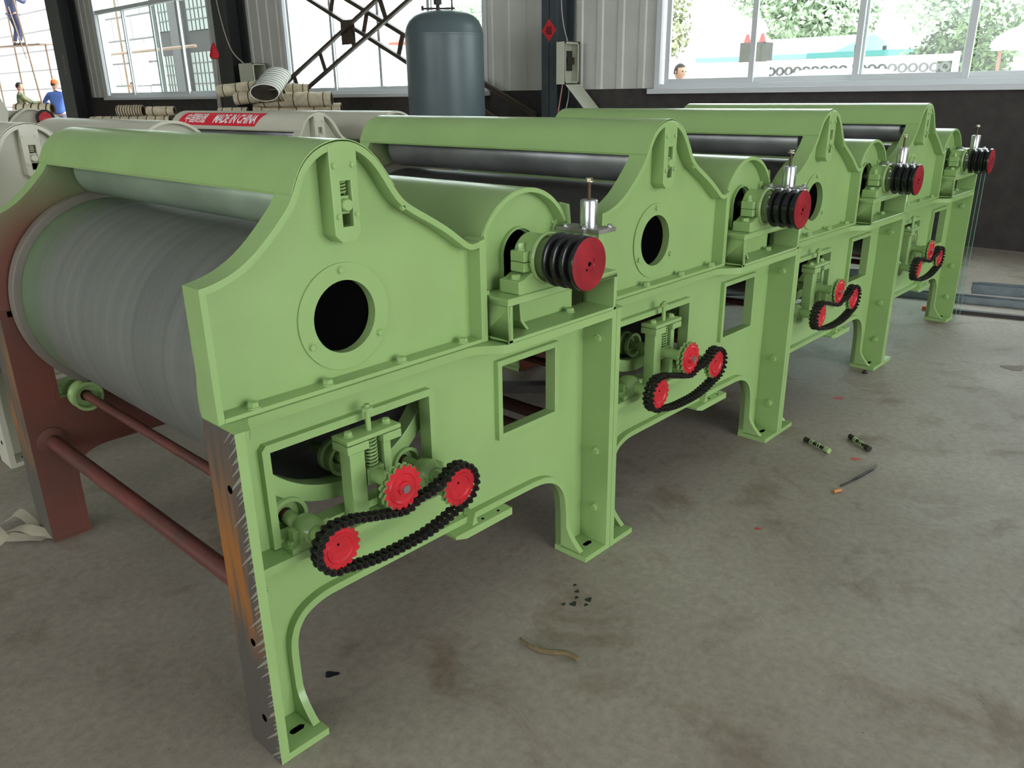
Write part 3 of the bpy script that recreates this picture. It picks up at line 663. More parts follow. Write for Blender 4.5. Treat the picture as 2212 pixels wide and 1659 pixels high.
def window(idx, y0, y1, z0, z1, sashes, transom=None):
    s = M(); t = .06
    s.box(XW-.04, XW+.12, y0-.05, y1+.05, z0-.05, z0); s.box(XW-.04, XW+.12, y0-.05, y1+.05, z1, z1+.06)
    s.box(XW-.0395, XW+.1195, y0-.0495, y0+.02, z0-.0005, z1+.0005); s.box(XW-.0395, XW+.1195, y1-.02, y1+.0495, z0-.0005, z1+.0005)
    s.box(XW-.10, XW-.03, y0-.1, y1+.1, z0-.10, z0-.045)
    top = transom or z1
    if transom: s.box(XW-.01, XW+.07, y0, y1, transom-.04, transom+.04)
    fr_ = s.done('window_%d' % idx, ALU, None, bevel=.004); fr_['kind'] = 'structure'
    for (a, b, xo) in sashes:
        s = M(); x0, x1 = XW+.01+xo, XW+.04+xo
        s.box(x0, x1, a, a+t, z0+.0005, top-.0005); s.box(x0, x1, b-t, b, z0+.0005, top-.0005); s.box(x0+.0004, x1-.0004, a+t-.001, b-t+.001, z0, z0+.055); s.box(x0+.0004, x1-.0004, a+t-.001, b-t+.001, top-.05, top)
        q = s.done('sash', ALU, fr_, bevel=.003)
        s = M(); s.box(x0+.012, x0+.016, a+t-.01, b-t+.01, z0+.055, top-.05); s.done('pane', GLASS, q)
    if transom:
        s = M(); s.box(XW+.03, XW+.034, y0, y1, transom+.04, z1); s.done('pane', GLASS, fr_)
window(1, -1.6, 4.05, SILL, 3.9, [(2.92, 4.0, 0), (1.82, 3.0, .04), (.88, 1.90, 0), (-.40, .96, .04), (-1.6, -.35, 0)])
window(2, 6.80, 11.55, SILL, 3.9, [(10.24, 11.5, 0), (9.05, 10.3, .04), (7.9, 9.1, 0), (6.85, 7.95, .04)])
window(3, 14.1, 19.35, SILL, 4.2, [(17.95, 19.3, 0), (16.40, 18.0, .04), (15.35, 16.6, 0), (14.15, 15.45, .04)], 3.22)
# the other walls, out of the picture: they carry the gate and windows the daylight comes through
s = M()
for a, b, z0, z1 in ((-9, -2.75, 0, 6.2), (4.75, 7.75, 0, 6.2), (-2.75, 4.75, 4.5, 6.2)): s.box(a, b, -10.2, -10, z0, z1)
tag(s.done('wall_south', PANEL), kind='structure')
s = M()
for a, b, z0, z1 in ((-10, -5.5, 0, 6.2), (-.5, 2.5, 0, 6.2), (7.5, 31, 0, 6.2), (-5.5, -.5, 0, 1.7), (-5.5, -.5, 4.3, 6.2), (2.5, 7.5, 0, 1.7), (2.5, 7.5, 4.3, 6.2)): s.box(-9.2, -9, a, b, z0, z1)
tag(s.done('wall_west', PANEL), kind='structure')
box_obj('wall_north', -9, 7.75, 31, 31.2, 0, 6.2, PANEL)
# door frame and columns
s = M(); s.box(7.42, 7.75, 21.70, 21.95, 1.0, 5.2); s.box(7.42, 7.75, 21.95, 30, 5.1, 5.2); o = s.done('door_1', mat('door_frame_paint', (.42, .44, .33), .5)); o['kind'] = 'structure'
def column(y, flange, label, w=.24, dp=.33):
    s = M(); s.box(XW-.03-dp, XW-.02-dp, y-w/2, y+w/2, 0, 6.2); s.box(XW-.045, XW-.03, y-w/2, y+w/2, 0, 6.2); s.box(XW-.03-dp, XW-.03, y-.006, y+.006, 0, 6.2)
    s.box(XW-.10-dp, XW-.03, y-w/2-.06, y+w/2+.06, 0, .02)
    o = s.done('steel_column', flange, None, bevel=.002)
    return tag(o, label, 'column')
column(5.38, COLM, 'blue-grey steel column between the right and middle windows, with a red diamond on it')
column(13.0, COLD, 'dark steel column between the left and middle windows', .5, .36)
column(20.72, COLD, 'broad dark steel column beside the open doorway at left', .75, .40)
# diamond with a character
s = M(); c_ = Vector((XW-.032-.33, 5.38, 2.06)); v = [s.b.verts.new((c_.x-.001, c_.y+a, c_.z+b)) for a, b in ((0, .125), (-.115, 0), (0, -.125), (.115, 0))]; s.face(v)
for q in v: pass
bmesh.ops.solidify(s.b, geom=s.b.faces[:], thickness=.001)
dm = s.done('diamond_sign', mat('red_paper', (.55, .02, .03), .6), None); tag(dm, 'red paper diamond with a dark character on the blue-grey column', 'paper sign')
me = text_mesh('福', .10, .0, .001); me.materials.append(INK); o = bpy.data.objects.new('sign_character', me); COL.objects.link(o)
o.matrix_world = Matrix.Translation((c_.x-.0035, c_.y+.052, c_.z-.038)) @ Matrix(((0, 0, -1, 0), (-1, 0, 0, 0), (0, 1, 0, 0), (0, 0, 0, 1))); mw = o.matrix_world.copy(); o.parent = dm; o.matrix_parent_inverse = dm.matrix_world.inverted()
ct = empty('column_lettering', (XW-.435, 20.62, 2.34)); tag(ct, 'small orange characters painted down the dark column by the doorway', 'lettering')
for i, ch in enumerate('安全生产'):
    me = text_mesh(ch, .105, 0, .001); me.materials.append(GOLD); o = bpy.data.objects.new('painted_character', me); COL.objects.link(o); o.parent = ct
    o.matrix_local = Matrix.Translation((0, 0, -.12*i-.06)) @ Matrix(((0, 0, -1, 0), (-1, 0, 0, 0), (0, 1, 0, 0), (0, 0, 0, 1)))
# laced cross bracing before the middle window
BRM = mat('brown_brace_paint', (.060, .042, .030), .5)
def brace(p, q, label):
    p, q = Vector(p), Vector(q); d = (q-p).normalized(); nn = Vector((0, -d.z, d.y)); r = empty('cross_brace', p)
    for sg in (-1, 1):
        s = M(); s.bar(nn*.16*sg, (q-p)+nn*.16*sg, .075, .010, (1, 0, 0)); s.bar(nn*(.16*sg+.034)+Vector((-.025, 0, 0)), (q-p)+nn*(.16*sg+.034)+Vector((-.025, 0, 0)), .008, .058, (1, 0, 0)); s.done('chord', BRM, r)
    Ln = (q-p).length; k = int(Ln/.85)
    for i in range(1, k):
        s = M(); c = d*(i*.85+.2); s.bar(c-nn*.16+Vector((.012, 0, 0)), c+nn*.16+Vector((.012, 0, 0)), .09, .01, (1, 0, 0)); s.done('batten', BRM, r)
    return tag(r, label, 'brace', 'crossed braces before the middle window')
brace((7.20, 12.60, .81), (7.20, 5.75, 3.64), 'laced steel brace rising to the right across the middle window')
brace((7.31, 5.75, .95), (7.31, 12.60, 3.90), 'laced steel brace falling to the right across the middle window, behind the tank')
s = M(); s.obox((7.236, 9.38, 2.26), (0, 1, 0), (1, 0, 0), (0, 0, 1), .34, .010, .34); tag(s.done('gusset_plate', BRM), 'brown square plate where the two braces cross', 'plate')
# electrical boxes and cables
BOXM = mat('beige_switch_box_paint', (.52, .53, .42), .5)
def switch_box(x0, x1, y0, y1, z0, z1, label, door=None):
    s = M(); t = .008
    s.box(x0, x1, y1-t, y1, z0, z1); s.box(x0, x0+t, y0, y1, z0, z1); s.box(x1-t, x1, y0, y1, z0, z1); s.box(x0, x1, y0, y1, z1-t, z1); s.box(x0, x1, y0, y1, z0, z0+t)
    s.box(x0, x0+.03, y0, y0+t, z0, z1); s.box(x1-.03, x1, y0, y0+t, z0, z1); s.box(x0, x1, y0, y0+t, z1-.03, z1); s.box(x0, x1, y0, y0+t, z0, z0+.03)
    o = s.done('switch_box', BOXM, None, bevel=.002); tag(o, label, 'switch box')
    s = M(); s.box(x0+.07, x1-.07, y1-.07, y1-t, z0+.15, z1-.10); s.box(x0+.10, x1-.05, y1-.085, y1-.07, z0+.22, z0+.30); s.done('breaker', DARKSTEEL, o)
    if door:
        s = M(); (a, b) = door; s.obox((Vector(a)+Vector(b))/2, Vector(b)-Vector(a), (1, 0, 0), (Vector(b)-Vector(a)).cross(Vector((1, 0, 0))), (Vector(b)-Vector(a)).length, x1-x0, .006); s.done('door_flap', BOXM, o)
    return o
switch_box(7.14, 7.42, 5.10, 5.225, 1.46, 1.93, 'open beige switch box on the blue-grey column, its flap hanging down', ((0, 5.09, 1.455), (0, 4.78, 1.16)))
def move_child_x(o): pass
for ch in bpy.data.objects:
    if ch.name.startswith('door_flap'): ch.location.x = 7.29
switch_box(7.16, 7.44, 12.10, 12.55, 1.50, 1.92, 'small beige switch box on the dark column left of the middle window')
CAB = mat('pale_cable', (.45, .38, .34), .5); CABR = mat('pinkish_cable', (.42, .18, .16), .5)
def cable(name, pts, r, mt, label):
    s = M(); s.tube(smooth_path([Vector(p)[:] for p in pts], 1) if 0 else pts, r, 6); return tag(s.done(name, mt), label, 'cable')
def sm3(pts, k=6):
    out = []; n_ = len(pts)
    for i in range(n_-1):
        p0, p1, p2, p3 = [Vector(pts[max(0, min(n_-1, j))]) for j in (i-1, i, i+1, i+2)]
        for t in range(k):
            t /= k; out.append(.5*((2*p1)+(p2-p0)*t+(2*p0-5*p1+4*p2-p3)*t*t+(3*p1-p0-3*p2+p3)*t**3))
    out.append(Vector(pts[-1])); return out
cable('hanging_cable', sm3([(7.24, 5.22, 3.4), (7.24, 5.24, 2.5), (7.24, 5.21, 2.15), (7.26, 5.15, 1.92)]), .006, CAB, 'pale cable hanging down the blue-grey column into the open switch box')
cable('floor_cable', sm3([(7.18, 5.16, 1.46), (7.14, 5.20, 1.1), (7.12, 5.24, .7), (7.08, 5.3, .02)]), .008, CABR, 'pinkish cable running down from the open switch box')
cable('floor_cable', sm3([(7.25, 5.12, 1.46), (7.2, 5.10, 1.25), (7.14, 5.22, .8), (7.10, 5.32, .02)]), .006, CAB, 'thin pale cable looping beneath the open switch box')
cable('hanging_cable', sm3([(7.12, 13.1, 4.0), (7.12, 12.95, 2.9), (7.12, 12.7, 2.2), (7.18, 12.4, 1.92)]), .010, CAB, 'pale cable hanging across the dark column into the small switch box')
# broom with red top leaning on the column
br = empty('red_topped_pole', (6.95, 13.05, 0)); tag(br, 'white pole topped with a red cloth, leaning on the dark column', 'pole')
s = M(); s.cyl((.0, .05, 0), (.02, -.06, 2.1), .035, 12); s.done('pole', mat('pale_pole', (.38, .33, .30), .6), br)
s = M(); s.lathe([(0, 0), (.06, .02), (.08, .08), (.05, .18), (.02, .26), (0, .28)], (.02, -.06, 2.0), (0, 0, 1), 12)
for v in s.b.verts: v.co += Vector((random.uniform(-.015, .015), random.uniform(-.015, .015), random.uniform(-.02, .02)))
s.done('red_cloth', mat('red_cloth', (.6, .02, .03), .8), br)

# ------------------------------------------------------------------ air tank
TKM = mat('tank_grey_paint', (.085, .115, .122), .38, var=.12, vscale=3)
tk = empty('air_tank', (5.86, 5.76, 0)); tag(tk, 'tall blue-grey pressure tank with a domed top, by the middle window', 'tank')
s = M(); s.lathe([(.43, .30), (.43, 1.965), (.433, 1.968), (.433, 1.985), (.430, 1.99), (.418, 2.05), (.385, 2.12), (.33, 2.17), (.25, 2.205), (.12, 2.225), (0, 2.228)], (0, 0, 0), (0, 0, 1), 64, cap=False)
s.lathe([(.43, .30), (.40, .20), (.30, .13), (.12, .10), (0, .098)], (0, 0, 0), (0, 0, 1), 64, cap=False); s.done('tank_shell', TKM, tk, smooth=.5)
for a in range(3): s = M(); s.cyl((.36*math.cos(a*2.094), .36*math.sin(a*2.094), 0), (.36*math.cos(a*2.094), .36*math.sin(a*2.094), .36), .03, 12); s.done('leg', TKM, tk)
s = M(); vx, vy = .05, .14
s.cyl((vx, vy, 2.2), (vx, vy, 2.55), .022, 14); s.cyl((vx, vy, 2.30), (vx, vy, 2.37), .045, 14); s.cyl((vx+.11, vy-.11, 2.24), (vx+.11, vy-.11, 2.5), .010, 10); s.bar((vx-.13, vy+.13, 2.26), (vx+.13, vy-.13, 2.26), .02, .02)
s.cyl((vx+.10, vy-.12, 2.45), (vx+.12, vy-.09, 2.45), .05, 20); s.bar((vx-.12, vy+.12, 2.24), (vx-.12, vy+.12, 2.29), .02, .02); s.done('valve', DARKSTEEL, tk)

# ------------------------------------------------------------------ reed mat rolls
REED = mat('straw_reed', (.74, .64, .45), .75, bump=.4, bscale=90, var=.25, vscale=14)
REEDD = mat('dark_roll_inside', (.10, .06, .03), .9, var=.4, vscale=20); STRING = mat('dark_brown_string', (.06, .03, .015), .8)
NETW = mat('pale_woven_mat', (.88, .86, .76), .7, bump=.3, bscale=120, var=.1, vscale=20); BLUES = mat('thin_dark_string', (.06, .065, .09), .7)
CREAMR = REED
def roll(a, b, r, label, group, flat=1., mt=REED, ns=5, hollow=.72, strm=STRING):
    sr = .003 if mt is not REED else .006
    a, b = Vector(a), Vector(b); d = (b-a); Ln = d.length; d.normalize()
    root_ = empty('reed_mat_roll', a); up = Vector((0, 0, 1)); sd = d.cross(up).normalized(); u2 = sd.cross(d)
    def pt(h, ang, rr): return d*h+(sd*math.cos(ang)+u2*math.sin(ang)*flat)*rr
    s = M(); n_ = 28; nl = 12
    rows = []
    for i in range(nl+1):
        h = Ln*i/nl; rr = r*(1+.03*math.sin(i*1.7)) * (1 if 0 < i < nl else .985)
        rows.append([s.b.verts.new(pt(h, 2*PI*k/n_, rr*(1+.015*(k % 2)))) for k in range(n_)])
    inner = [[s.b.verts.new(pt(h, 2*PI*k/n_, r*hollow)) for k in range(n_)] for h in (Ln, 0)]
    allr = rows+inner
    for i in range(len(allr)):
        A, B = allr[i], allr[(i+1) % len(allr)]
        for k in range(n_): s.face([A[k], B[k], B[(k+1) % n_], A[(k+1) % n_]])
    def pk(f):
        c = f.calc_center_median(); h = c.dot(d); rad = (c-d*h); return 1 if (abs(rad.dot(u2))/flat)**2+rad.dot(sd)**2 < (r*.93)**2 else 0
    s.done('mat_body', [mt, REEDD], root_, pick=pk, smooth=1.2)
    for i in range(ns):
        h = Ln*(i+.5)/ns; s = M(); s.tube([pt(h, 2*PI*k/24, r*1.045) for k in range(24)], sr, 5, True); s.done('binding_string', strm, root_)
    return tag(root_, label, 'mat roll', group)
G1 = 'reed mat rolls piled by the middle window'; G2 = 'reed mat rolls piled below the left window'
crate = M()
crate.box(-.62, .62, -.62, .62, 1.02, 1.06)
for x in (-.58, .58):
    for y in (-.58, .58): crate.box(x-.03, x+.03, y-.03, y+.03, 0, 1.02)
    crate.box(x-.02, x+.02, -.6, .6, .5, .56)
def trestle(x, y, label, z=1.06):
    r = empty('timber_trestle', (x, y, 0), -.82); WOODM = bpy.data.materials.get('plain_timber') or mat('plain_timber', (.20, .14, .08), .7, var=.3, vscale=8)
    s = M(); s.box(-.55, .55, -.40, .40, z-.04, z); s.done('top', WOODM, r)
    for a in (-.5, .5):
        for b in (-.36, .36): s = M(); s.box(a-.03, a+.03, b-.03, b+.03, 0, z-.04); s.done('leg', WOODM, r)
    return tag(r, label, 'trestle')
crate.b.free()
trestle(5.82, 9.02, 'timber trestle under the reed mat pile by the middle window', 1.115)
trestle(4.72, 11.5, 'timber trestle under the reed mat pile below the left window', .998)
roll((5.56, 9.42, 1.20), (6.39, 8.52, 1.20), .075, 'lowest reed mat roll at the right end of the larger pile', G1)
roll((5.50, 9.20, 1.33), (6.20, 8.46, 1.325), .095, 'reed mat roll second from the bottom at the right of the larger pile', G1)
roll((5.62, 9.33, 1.46), (6.13, 8.90, 1.44), .090, 'upper reed mat roll right of the white-banded roll', G1)
roll((5.16, 9.62, 1.45), (5.80, 9.02, 1.53), .100, 'reed mat roll with dark open end, upper left of the larger pile', G1, .8, hollow=.9)
roll((5.20, 9.26, 1.35), (5.68, 8.80, 1.40), .105, 'reed mat roll with dark open end, below the upper left roll', G1, .75, hollow=.85)
roll((5.18, 9.72, 1.18), (5.46, 9.43, 1.18), .055, 'small thin reed roll at the far left of the larger pile', G1, ns=3)
roll((5.22, 8.53, 1.42), (5.74, 9.04, 1.64), .19, 'pale woven mat roll with wide open end lying on top of the pile', G1, .58, NETW, 9, .93, BLUES)
roll((4.28, 11.93, 1.065), (5.09, 11.06, 1.065), .060, 'front long reed roll of the low pile below the left window', G2, ns=9)
roll((4.37, 12.09, 1.065), (5.18, 11.22, 1.065), .060, 'rear long reed roll of the low pile below the left window', G2, ns=9)
roll((4.60, 11.68, 1.20), (4.86, 11.40, 1.20), .080, 'thick coiled reed roll on top of the low pile, left of its twin', G2, ns=10)
roll((4.90, 11.36, 1.19), (5.18, 11.06, 1.19), .066, 'plain short reed roll on top of the low pile, right of the coiled one', G2, ns=2)

# ------------------------------------------------------------------ third machine, cream, far left
fm = empty('feed_machine', (-.09, .10, 0)); tag(fm, 'cream machine end with a black chain round a red wheel, before the doorway', 'machine')
s = M(); prof = [(1.30, .02), (1.30, 1.16)] + smooth_path([(1.30, 1.16), (1.45, 1.17), (1.56, 1.20), (1.64, 1.27), (1.72, 1.315), (1.80, 1.31), (1.87, 1.27), (1.91, 1.20), (1.92, 1.12)], 4)[1:] + [(1.92, .02)]
s.extr([prof], 6.03, 6.06); s.ribbon(smooth_path([(1.30, 1.16), (1.45, 1.17), (1.56, 1.20), (1.64, 1.27), (1.72, 1.315), (1.80, 1.31), (1.87, 1.27), (1.91, 1.20), (1.92, 1.12)], 4), .014, 5.99, 6.06, False, -1); s.done('side_plate', CREAM, fm, bevel=.002)
s = M(); s.box(1.15, 1.88, 6.06, 6.82, .0, 1.15); s.box(1.35, 1.82, 6.09, 6.78, 1.15, 1.30); s.done('machine_body', CREAM, fm, bevel=.01)
s = M(); s.extr([[(1.38, 1.10), (1.56, 1.10), (1.60, 1.30), (1.55, 1.43), (1.44, 1.47), (1.38, 1.40)]], 6.0, 6.08); s.done('side_bracket', CREAM, fm, bevel=.003)
cx_, cz_ = 1.835, 1.235
s = M(); s.lathe([(0, 0), (.050, 0), (.052, .004), (.052, .02), (0, .02)], (cx_, 5.93, cz_), (0, 1, 0), 30); s.lathe([(.040, -.001), (.036, -.004), (.030, -.004), (.026, -.001)], (cx_, 5.93, cz_), (0, 1, 0), 30, closed=True); s.cyl((cx_, 5.95, cz_), (cx_, 6.05, cz_), .015, 12); s.done('chain_wheel', RED, fm)
s = M()
for i in range(34):
    a = math.radians(-20+i*8.2)
    s.cyl((cx_+.062*math.cos(a), 5.925, cz_+.062*math.sin(a)), (cx_+.062*math.cos(a), 5.955, cz_+.062*math.sin(a)), .0075, 8)
p0 = Vector((cx_+.062*math.cos(math.radians(-20)), 0, cz_+.062*math.sin(math.radians(-20))))
for (a, dx) in ((math.radians(-20+33*8.2), -.4), (math.radians(200), -.45)):
    for i in range(14): x = cx_+.062*math.cos(a)+dx*.045*i; z = cz_+.062*math.sin(a)-.018*i; s.cyl((x, 5.925, z), (x, 5.955, z), .0075, 8)
s.done('drive_chain', CHAINM, fm)
roll((1.88, 7.18, 1.303), (2.11, 6.93, 1.30), .045, 'single reed roll lying on the cream machine end at far left', 'reed roll at far left', ns=5)
s = M(); s.box(1.72, 2.14, 6.90, 7.22, .0, 1.245); tag(s.done('parts_cabinet', CREAM, None, bevel=.005), 'cream cabinet under the single reed roll, in front of the doorway', 'cabinet')

# ------------------------------------------------------------------ things on the floor
SPR = mat('dark_bolt_steel', (.05, .045, .04), .4, metal=.7); PGR = mat('pale_green_paint', (.30, .42, .18), .4)
def leg_bolt(x, y, rz, label, head):
    r = empty('sprung_bolt', (x, y, .0115), rz); tag(r, label, 'bolt')
    s = M(); s.cyl((-.055, 0, 0), (.05, 0, 0), .0065, 12); s.cyl((-.068, 0, 0), (-.05, 0, 0), .0115, 6); s.done('shank', SPR, r)
    s = M(); s.cyl((.042, 0, 0), (.064, 0, 0), .0115, 14); s.done('cap', head, r)
    for x0, c in ((-.04, 3), (.0, 2)):
        s = M(); pts = [(x0+.022*i/24, .0092*math.cos(i*2*PI*c/24), .0092*math.sin(i*2*PI*c/24)) for i in range(25)]; s.tube(pts, .0016, 5); s.done('spring', PGR, r)
leg_bolt(2.375, -.178, 1.18+PI, 'small dark bolt with springs and green cap, left of two on the floor', PGR)
leg_bolt(2.512, -.297, .95+PI, 'small dark bolt with springs, right one of the two on the floor', SPR)
INKM = mat('black_paint_drip', (.015, .015, .02), .4); REDM = mat('dried_red_paint', (.42, .05, .045), .5)
def blob(s, x, y, r, sx=1., rot=0.):
    n_ = 12; ph = random.random()*6
    vs_ = []
    for k in range(n_):
        a = 2*PI*k/n_; rr = r*(1+.3*math.sin(3*a+ph)+.15*random.random()); px_, py_ = rr*math.cos(a)*sx, rr*math.sin(a)
        vs_.append(s.b.verts.new((x+px_*math.cos(rot)-py_*math.sin(rot), y+px_*math.sin(rot)+py_*math.cos(rot), .0012)))
    c = s.b.verts.new((x, y, .0022))
    for k in range(n_): s.face([vs_[k], vs_[(k+1) % n_], c])
s = M()
for dx, dy in ((0, 0), (.03, .012), (.055, .03), (-.02, .02), (.02, -.03), (.075, .055), (.045, -.02)): blob(s, .885+dx, -.105+dy, random.uniform(.004, .009), 1.3)
tag(s.done('paint_spots', INKM), 'cluster of black paint spots on the floor before the second leg', 'paint spots')
for x, y, r, lb in ((2.37, -.335, .012, 'red paint spot on the floor near the orange stub'), (1.62, -.30, .007, 'small red paint spot on the floor before the second unit'), (2.98, -.02, .016, 'red paint spot on the floor before the third unit')):
    s = M(); blob(s, x, y, r, 1.6, -.7); tag(s.done('paint_spot', REDM), lb, 'paint spot')
for x, y, r, lb, mt_ in ((.244, .165, .011, 'dark clot of dirt on the floor by the nearest foot', INKM), (4.0, -.525, .040, 'scuffed brown patch on the floor at the right edge', mat('brown_scuff', (.17, .135, .11), .8))):
    s = M(); blob(s, x, y, r, 1.5, -.7); tag(s.done('dirt_patch', mt_), lb, 'dirt')
STRAW = mat('dry_straw_rope', (.20, .14, .07), .8, var=.3, vscale=60)
s = M(); pts = sm3([(.665, -.10, .006), (.655, -.14, .009), (.668, -.19, .008), (.695, -.235, .012), (.70, -.27, .008)], 5); s.tube(pts, [.003+.004*min(1, i/8) for i in range(len(pts))], 7)
tag(s.done('straw_wisp', STRAW), 'curved wisp of dry straw on the floor in the foreground', 'straw')
s = M(); pts = sm3([(2.36, -.42, .004), (2.30, -.42, .006), (2.17, -.40, .005), (2.10, -.385, .004)], 5); s.tube(pts, [.002+.003*(1 if 3 < i < 10 else .3) for i in range(len(pts))], 6)
tag(s.done('wire_offcut', SPR), 'dark wire offcut on the floor right of centre', 'wire')
s = M(); s.cyl((2.035, -.385, .006), (2.065, -.400, .006), .006, 10); tag(s.done('orange_stub', mat('orange_stub', (.5, .2, .05), .6)), 'tiny orange stub on the floor beside the wire offcut', 'stub')
s = M(); s.lathe([(0, 0), (.012, .002), (.014, .008), (.008, .014), (0, .015)], (3.42, .02, 0), (0, 0, 1), 8, sx=1.6); tag(s.done('metal_chip', SPR), 'dark chip on the floor before the leg of the third unit', 'chip')
# torn strips of tape at the far foot
TAPE = mat('beige_paper_strip', (.42, .38, .28), .6, var=.15, vscale=20)
strips = [((-.10, 1.55, .01), (-.045, 1.49, .035), (.015, 1.40, .008)), ((-.13, 1.62, .012), (-.10, 1.52, .02), (-.02, 1.405, .010)), ((-.06, 1.64, .01), (-.035, 1.60, .05), (-.01, 1.52, .01)), ((-.16, 1.60, .01), (-.13, 1.56, .05), (-.11, 1.50, .01))]
for i, st in enumerate(strips):
    s = M(); pts = sm3(st, 6); rows = []
    for j, p in enumerate(pts):
        dd = (pts[min(j+1, len(pts)-1)]-pts[max(j-1, 0)]).normalized(); sd = dd.cross(Vector((0, 0, 1))).normalized(); w_ = .018
        tw = Vector((0, 0, .010*math.sin(j*.6+i))); rows.append([s.b.verts.new(p+sd*w_+tw), s.b.verts.new(p-sd*w_+Vector((0, 0, .004))), s.b.verts.new(p-sd*w_+Vector((0, 0, .0052))), s.b.verts.new(p+sd*w_+tw+Vector((0, 0, .0012)))])
    for a, b in zip(rows, rows[1:]):
        for k in range(4): s.face([a[k], a[(k+1) % 4], b[(k+1) % 4], b[k]])
    s.face(rows[0]); s.face(rows[-1][::-1])
    tag(s.done('paper_strip', TAPE), 'torn beige strip on the floor by the rear foot of the nearest unit', 'paper strip', 'torn strips by the rear left foot')
# steel sections lying beyond the last unit
def channel(p, q, w_, h, label, mt=GALV, t=.004, nm='steel_channel'):
    p, q = Vector(p), Vector(q); s = M(); d = (q-p).normalized(); sd = d.cross(Vector((0, 0, 1))); c = (p+q)/2
    s.bar(p+Vector((0, 0, t/2)), q+Vector((0, 0, t/2)), w_, t)
    for sg in (-1, 1): s.bar(p+sd*sg*(w_/2-t/2)+Vector((0, 0, h/2)), q+sd*sg*(w_/2-t/2)+Vector((0, 0, h/2)), t, h)
    return tag(s.done(nm, mt), label, 'steel section')
channel((5.25, 2.2, 0), (5.72, .72, 0), .10, .045, 'short grey steel channel on the floor, its cut end right of the last leg')
channel((4.98, 1.45, 0), (5.50, -.75, 0), .08, .045, 'long grey steel channel on the floor running out at the right edge')
channel((5.42, .06, .05), (5.72, -1.0, .05), .10, .06, 'bright steel channel laid across another at the right edge')
channel((5.74, .10, 0), (6.05, -1.0, 0), .10, .05, 'lower steel channel under the bright one at the right edge')
s = M(); s.bar((4.93, .19, .012), (5.25, -1.1, .012), .04, .024); tag(s.done('rusty_flat_bar', DARKSTEEL), 'dark rusty bar on the floor with an orange end, right of the last leg', 'bar')
s = M(); s.bar((4.925, .215, .0125), (4.932, .188, .0125), .041, .025); tag(s.done('bar_end_mark', mat('orange_red_paint', (.6, .10, .04), .6)), 'orange red painted end of the dark floor bar', 'paint mark')
for (p, q, lb) in (((1.45, 1.85, .02), (2.38, .85, .02), 'dark steel bar on the floor seen through the first square opening'), ((2.75, 1.92, .02), (3.45, 1.1, .02), 'dark steel bar on the floor behind the second unit, nearer one'), ((3.75, 1.75, .02), (4.5, 1.05, .02), 'dark steel bar on the floor behind the second unit, farther one')):
    s = M(); s.bar(p, q, .07, .04); tag(s.done('steel_bar', DARKSTEEL), lb, 'bar')
channel((3.9, 2.3, 0), (4.9, 1.75, 0), .12, .03, 'grey steel channel behind the third unit')
channel((4.0, 1.95, .0), (4.85, .95, .0), .12, .03, 'galvanised channel behind the third unit, its edge catching the light')
# glass sheets standing against the last unit
for i, x in enumerate((4.812, 4.838)):
    s = M(); s.box(x, x+.006, -.015-.015*i, 1.5, .004, .96-.01*i); q = s.done('glass_sheet', GLASS); tag(q, ['clear glass sheet standing against the end of the last unit, inner one', 'clear glass sheet standing beyond the last unit, outer one'][i], 'glass sheet', 'glass sheets at the end of the row')
    s = M(); s.box(x, x+.006, -.0165-.015*i, -.0152-.015*i, .004, .96-.01*i); s.done('cut_edge', mat('green_glass_edge', (.20, .36, .34), .2), q)

# ------------------------------------------------------------------ outdoors
GROUND = mat('pale_yard_concrete', (.62, .60, .55), .8, var=.08, vscale=1)
box_obj('ground', 7.75, 90, -60, 110, -.14, -.02, GROUND)
# panelled facade beyond the doorway
def facade_mat():
    mt = bpy.data.materials.new('white_panel_facade'); mt.use_nodes = True; n = mt.node_tree; b = n.nodes['Principled BSDF']; b.inputs['Roughness'].default_value = .6
    tc = n.nodes.new('ShaderNodeTexCoord'); sx = n.nodes.new('ShaderNodeSeparateXYZ'); cx = n.nodes.new('ShaderNodeCombineXYZ'); n.links.new(tc.outputs['Object'], sx.inputs[0])
    n.links.new(sx.outputs['Y'], cx.inputs['X']); n.links.new(sx.outputs['Z'], cx.inputs['Y'])
    br = n.nodes.new('ShaderNodeTexBrick'); br.inputs['Scale'].default_value = 1; br.inputs['Brick Width'].default_value = 2.0; br.inputs['Row Height'].default_value = .95; br.inputs['Mortar Size'].default_value = .045
    br.inputs['Color1'].default_value = (.78, .80, .74, 1); br.inputs['Color2'].default_value = (.70, .78, .72, 1); br.inputs['Mortar'].default_value = (.035, .03, .028, 1); n.links.new(cx.outputs[0], br.inputs['Vector']); n.links.new(br.outputs['Color'], b.inputs['Base Color']); return mt
fac = empty('neighbour_building', (16, 48, 0)); tag(fac, 'large white panelled building beyond the open doorway', 'building')
box_obj('facade', 0, 1, -13.0, 40, 0, 12, facade_mat(), None, fac)
for y, z0, z1 in ((-12.2, 1.9, 3.6), (-8, 1.9, 3.6)):
    box_obj('window', -.05, .02, y, y+1.6, z0, z1, mat('pale_glass_block', (.45, .55, .50), .4), None, fac)
gb = empty('grey_building', (16, 32, 0)); tag(gb, 'grey rendered building with gridded windows, seen through the left window', 'building')
GREY = mat('grey_render', (.030, .028, .026), .9, var=.15)
box_obj('wall', 0, .5, -3.2, 2.95, 0, 9, GREY, None, gb); box_obj('pillar', -.25, 0, .2, .9, 0, 9, mat('grey_pillar', (.042, .040, .038), .8), None, gb)
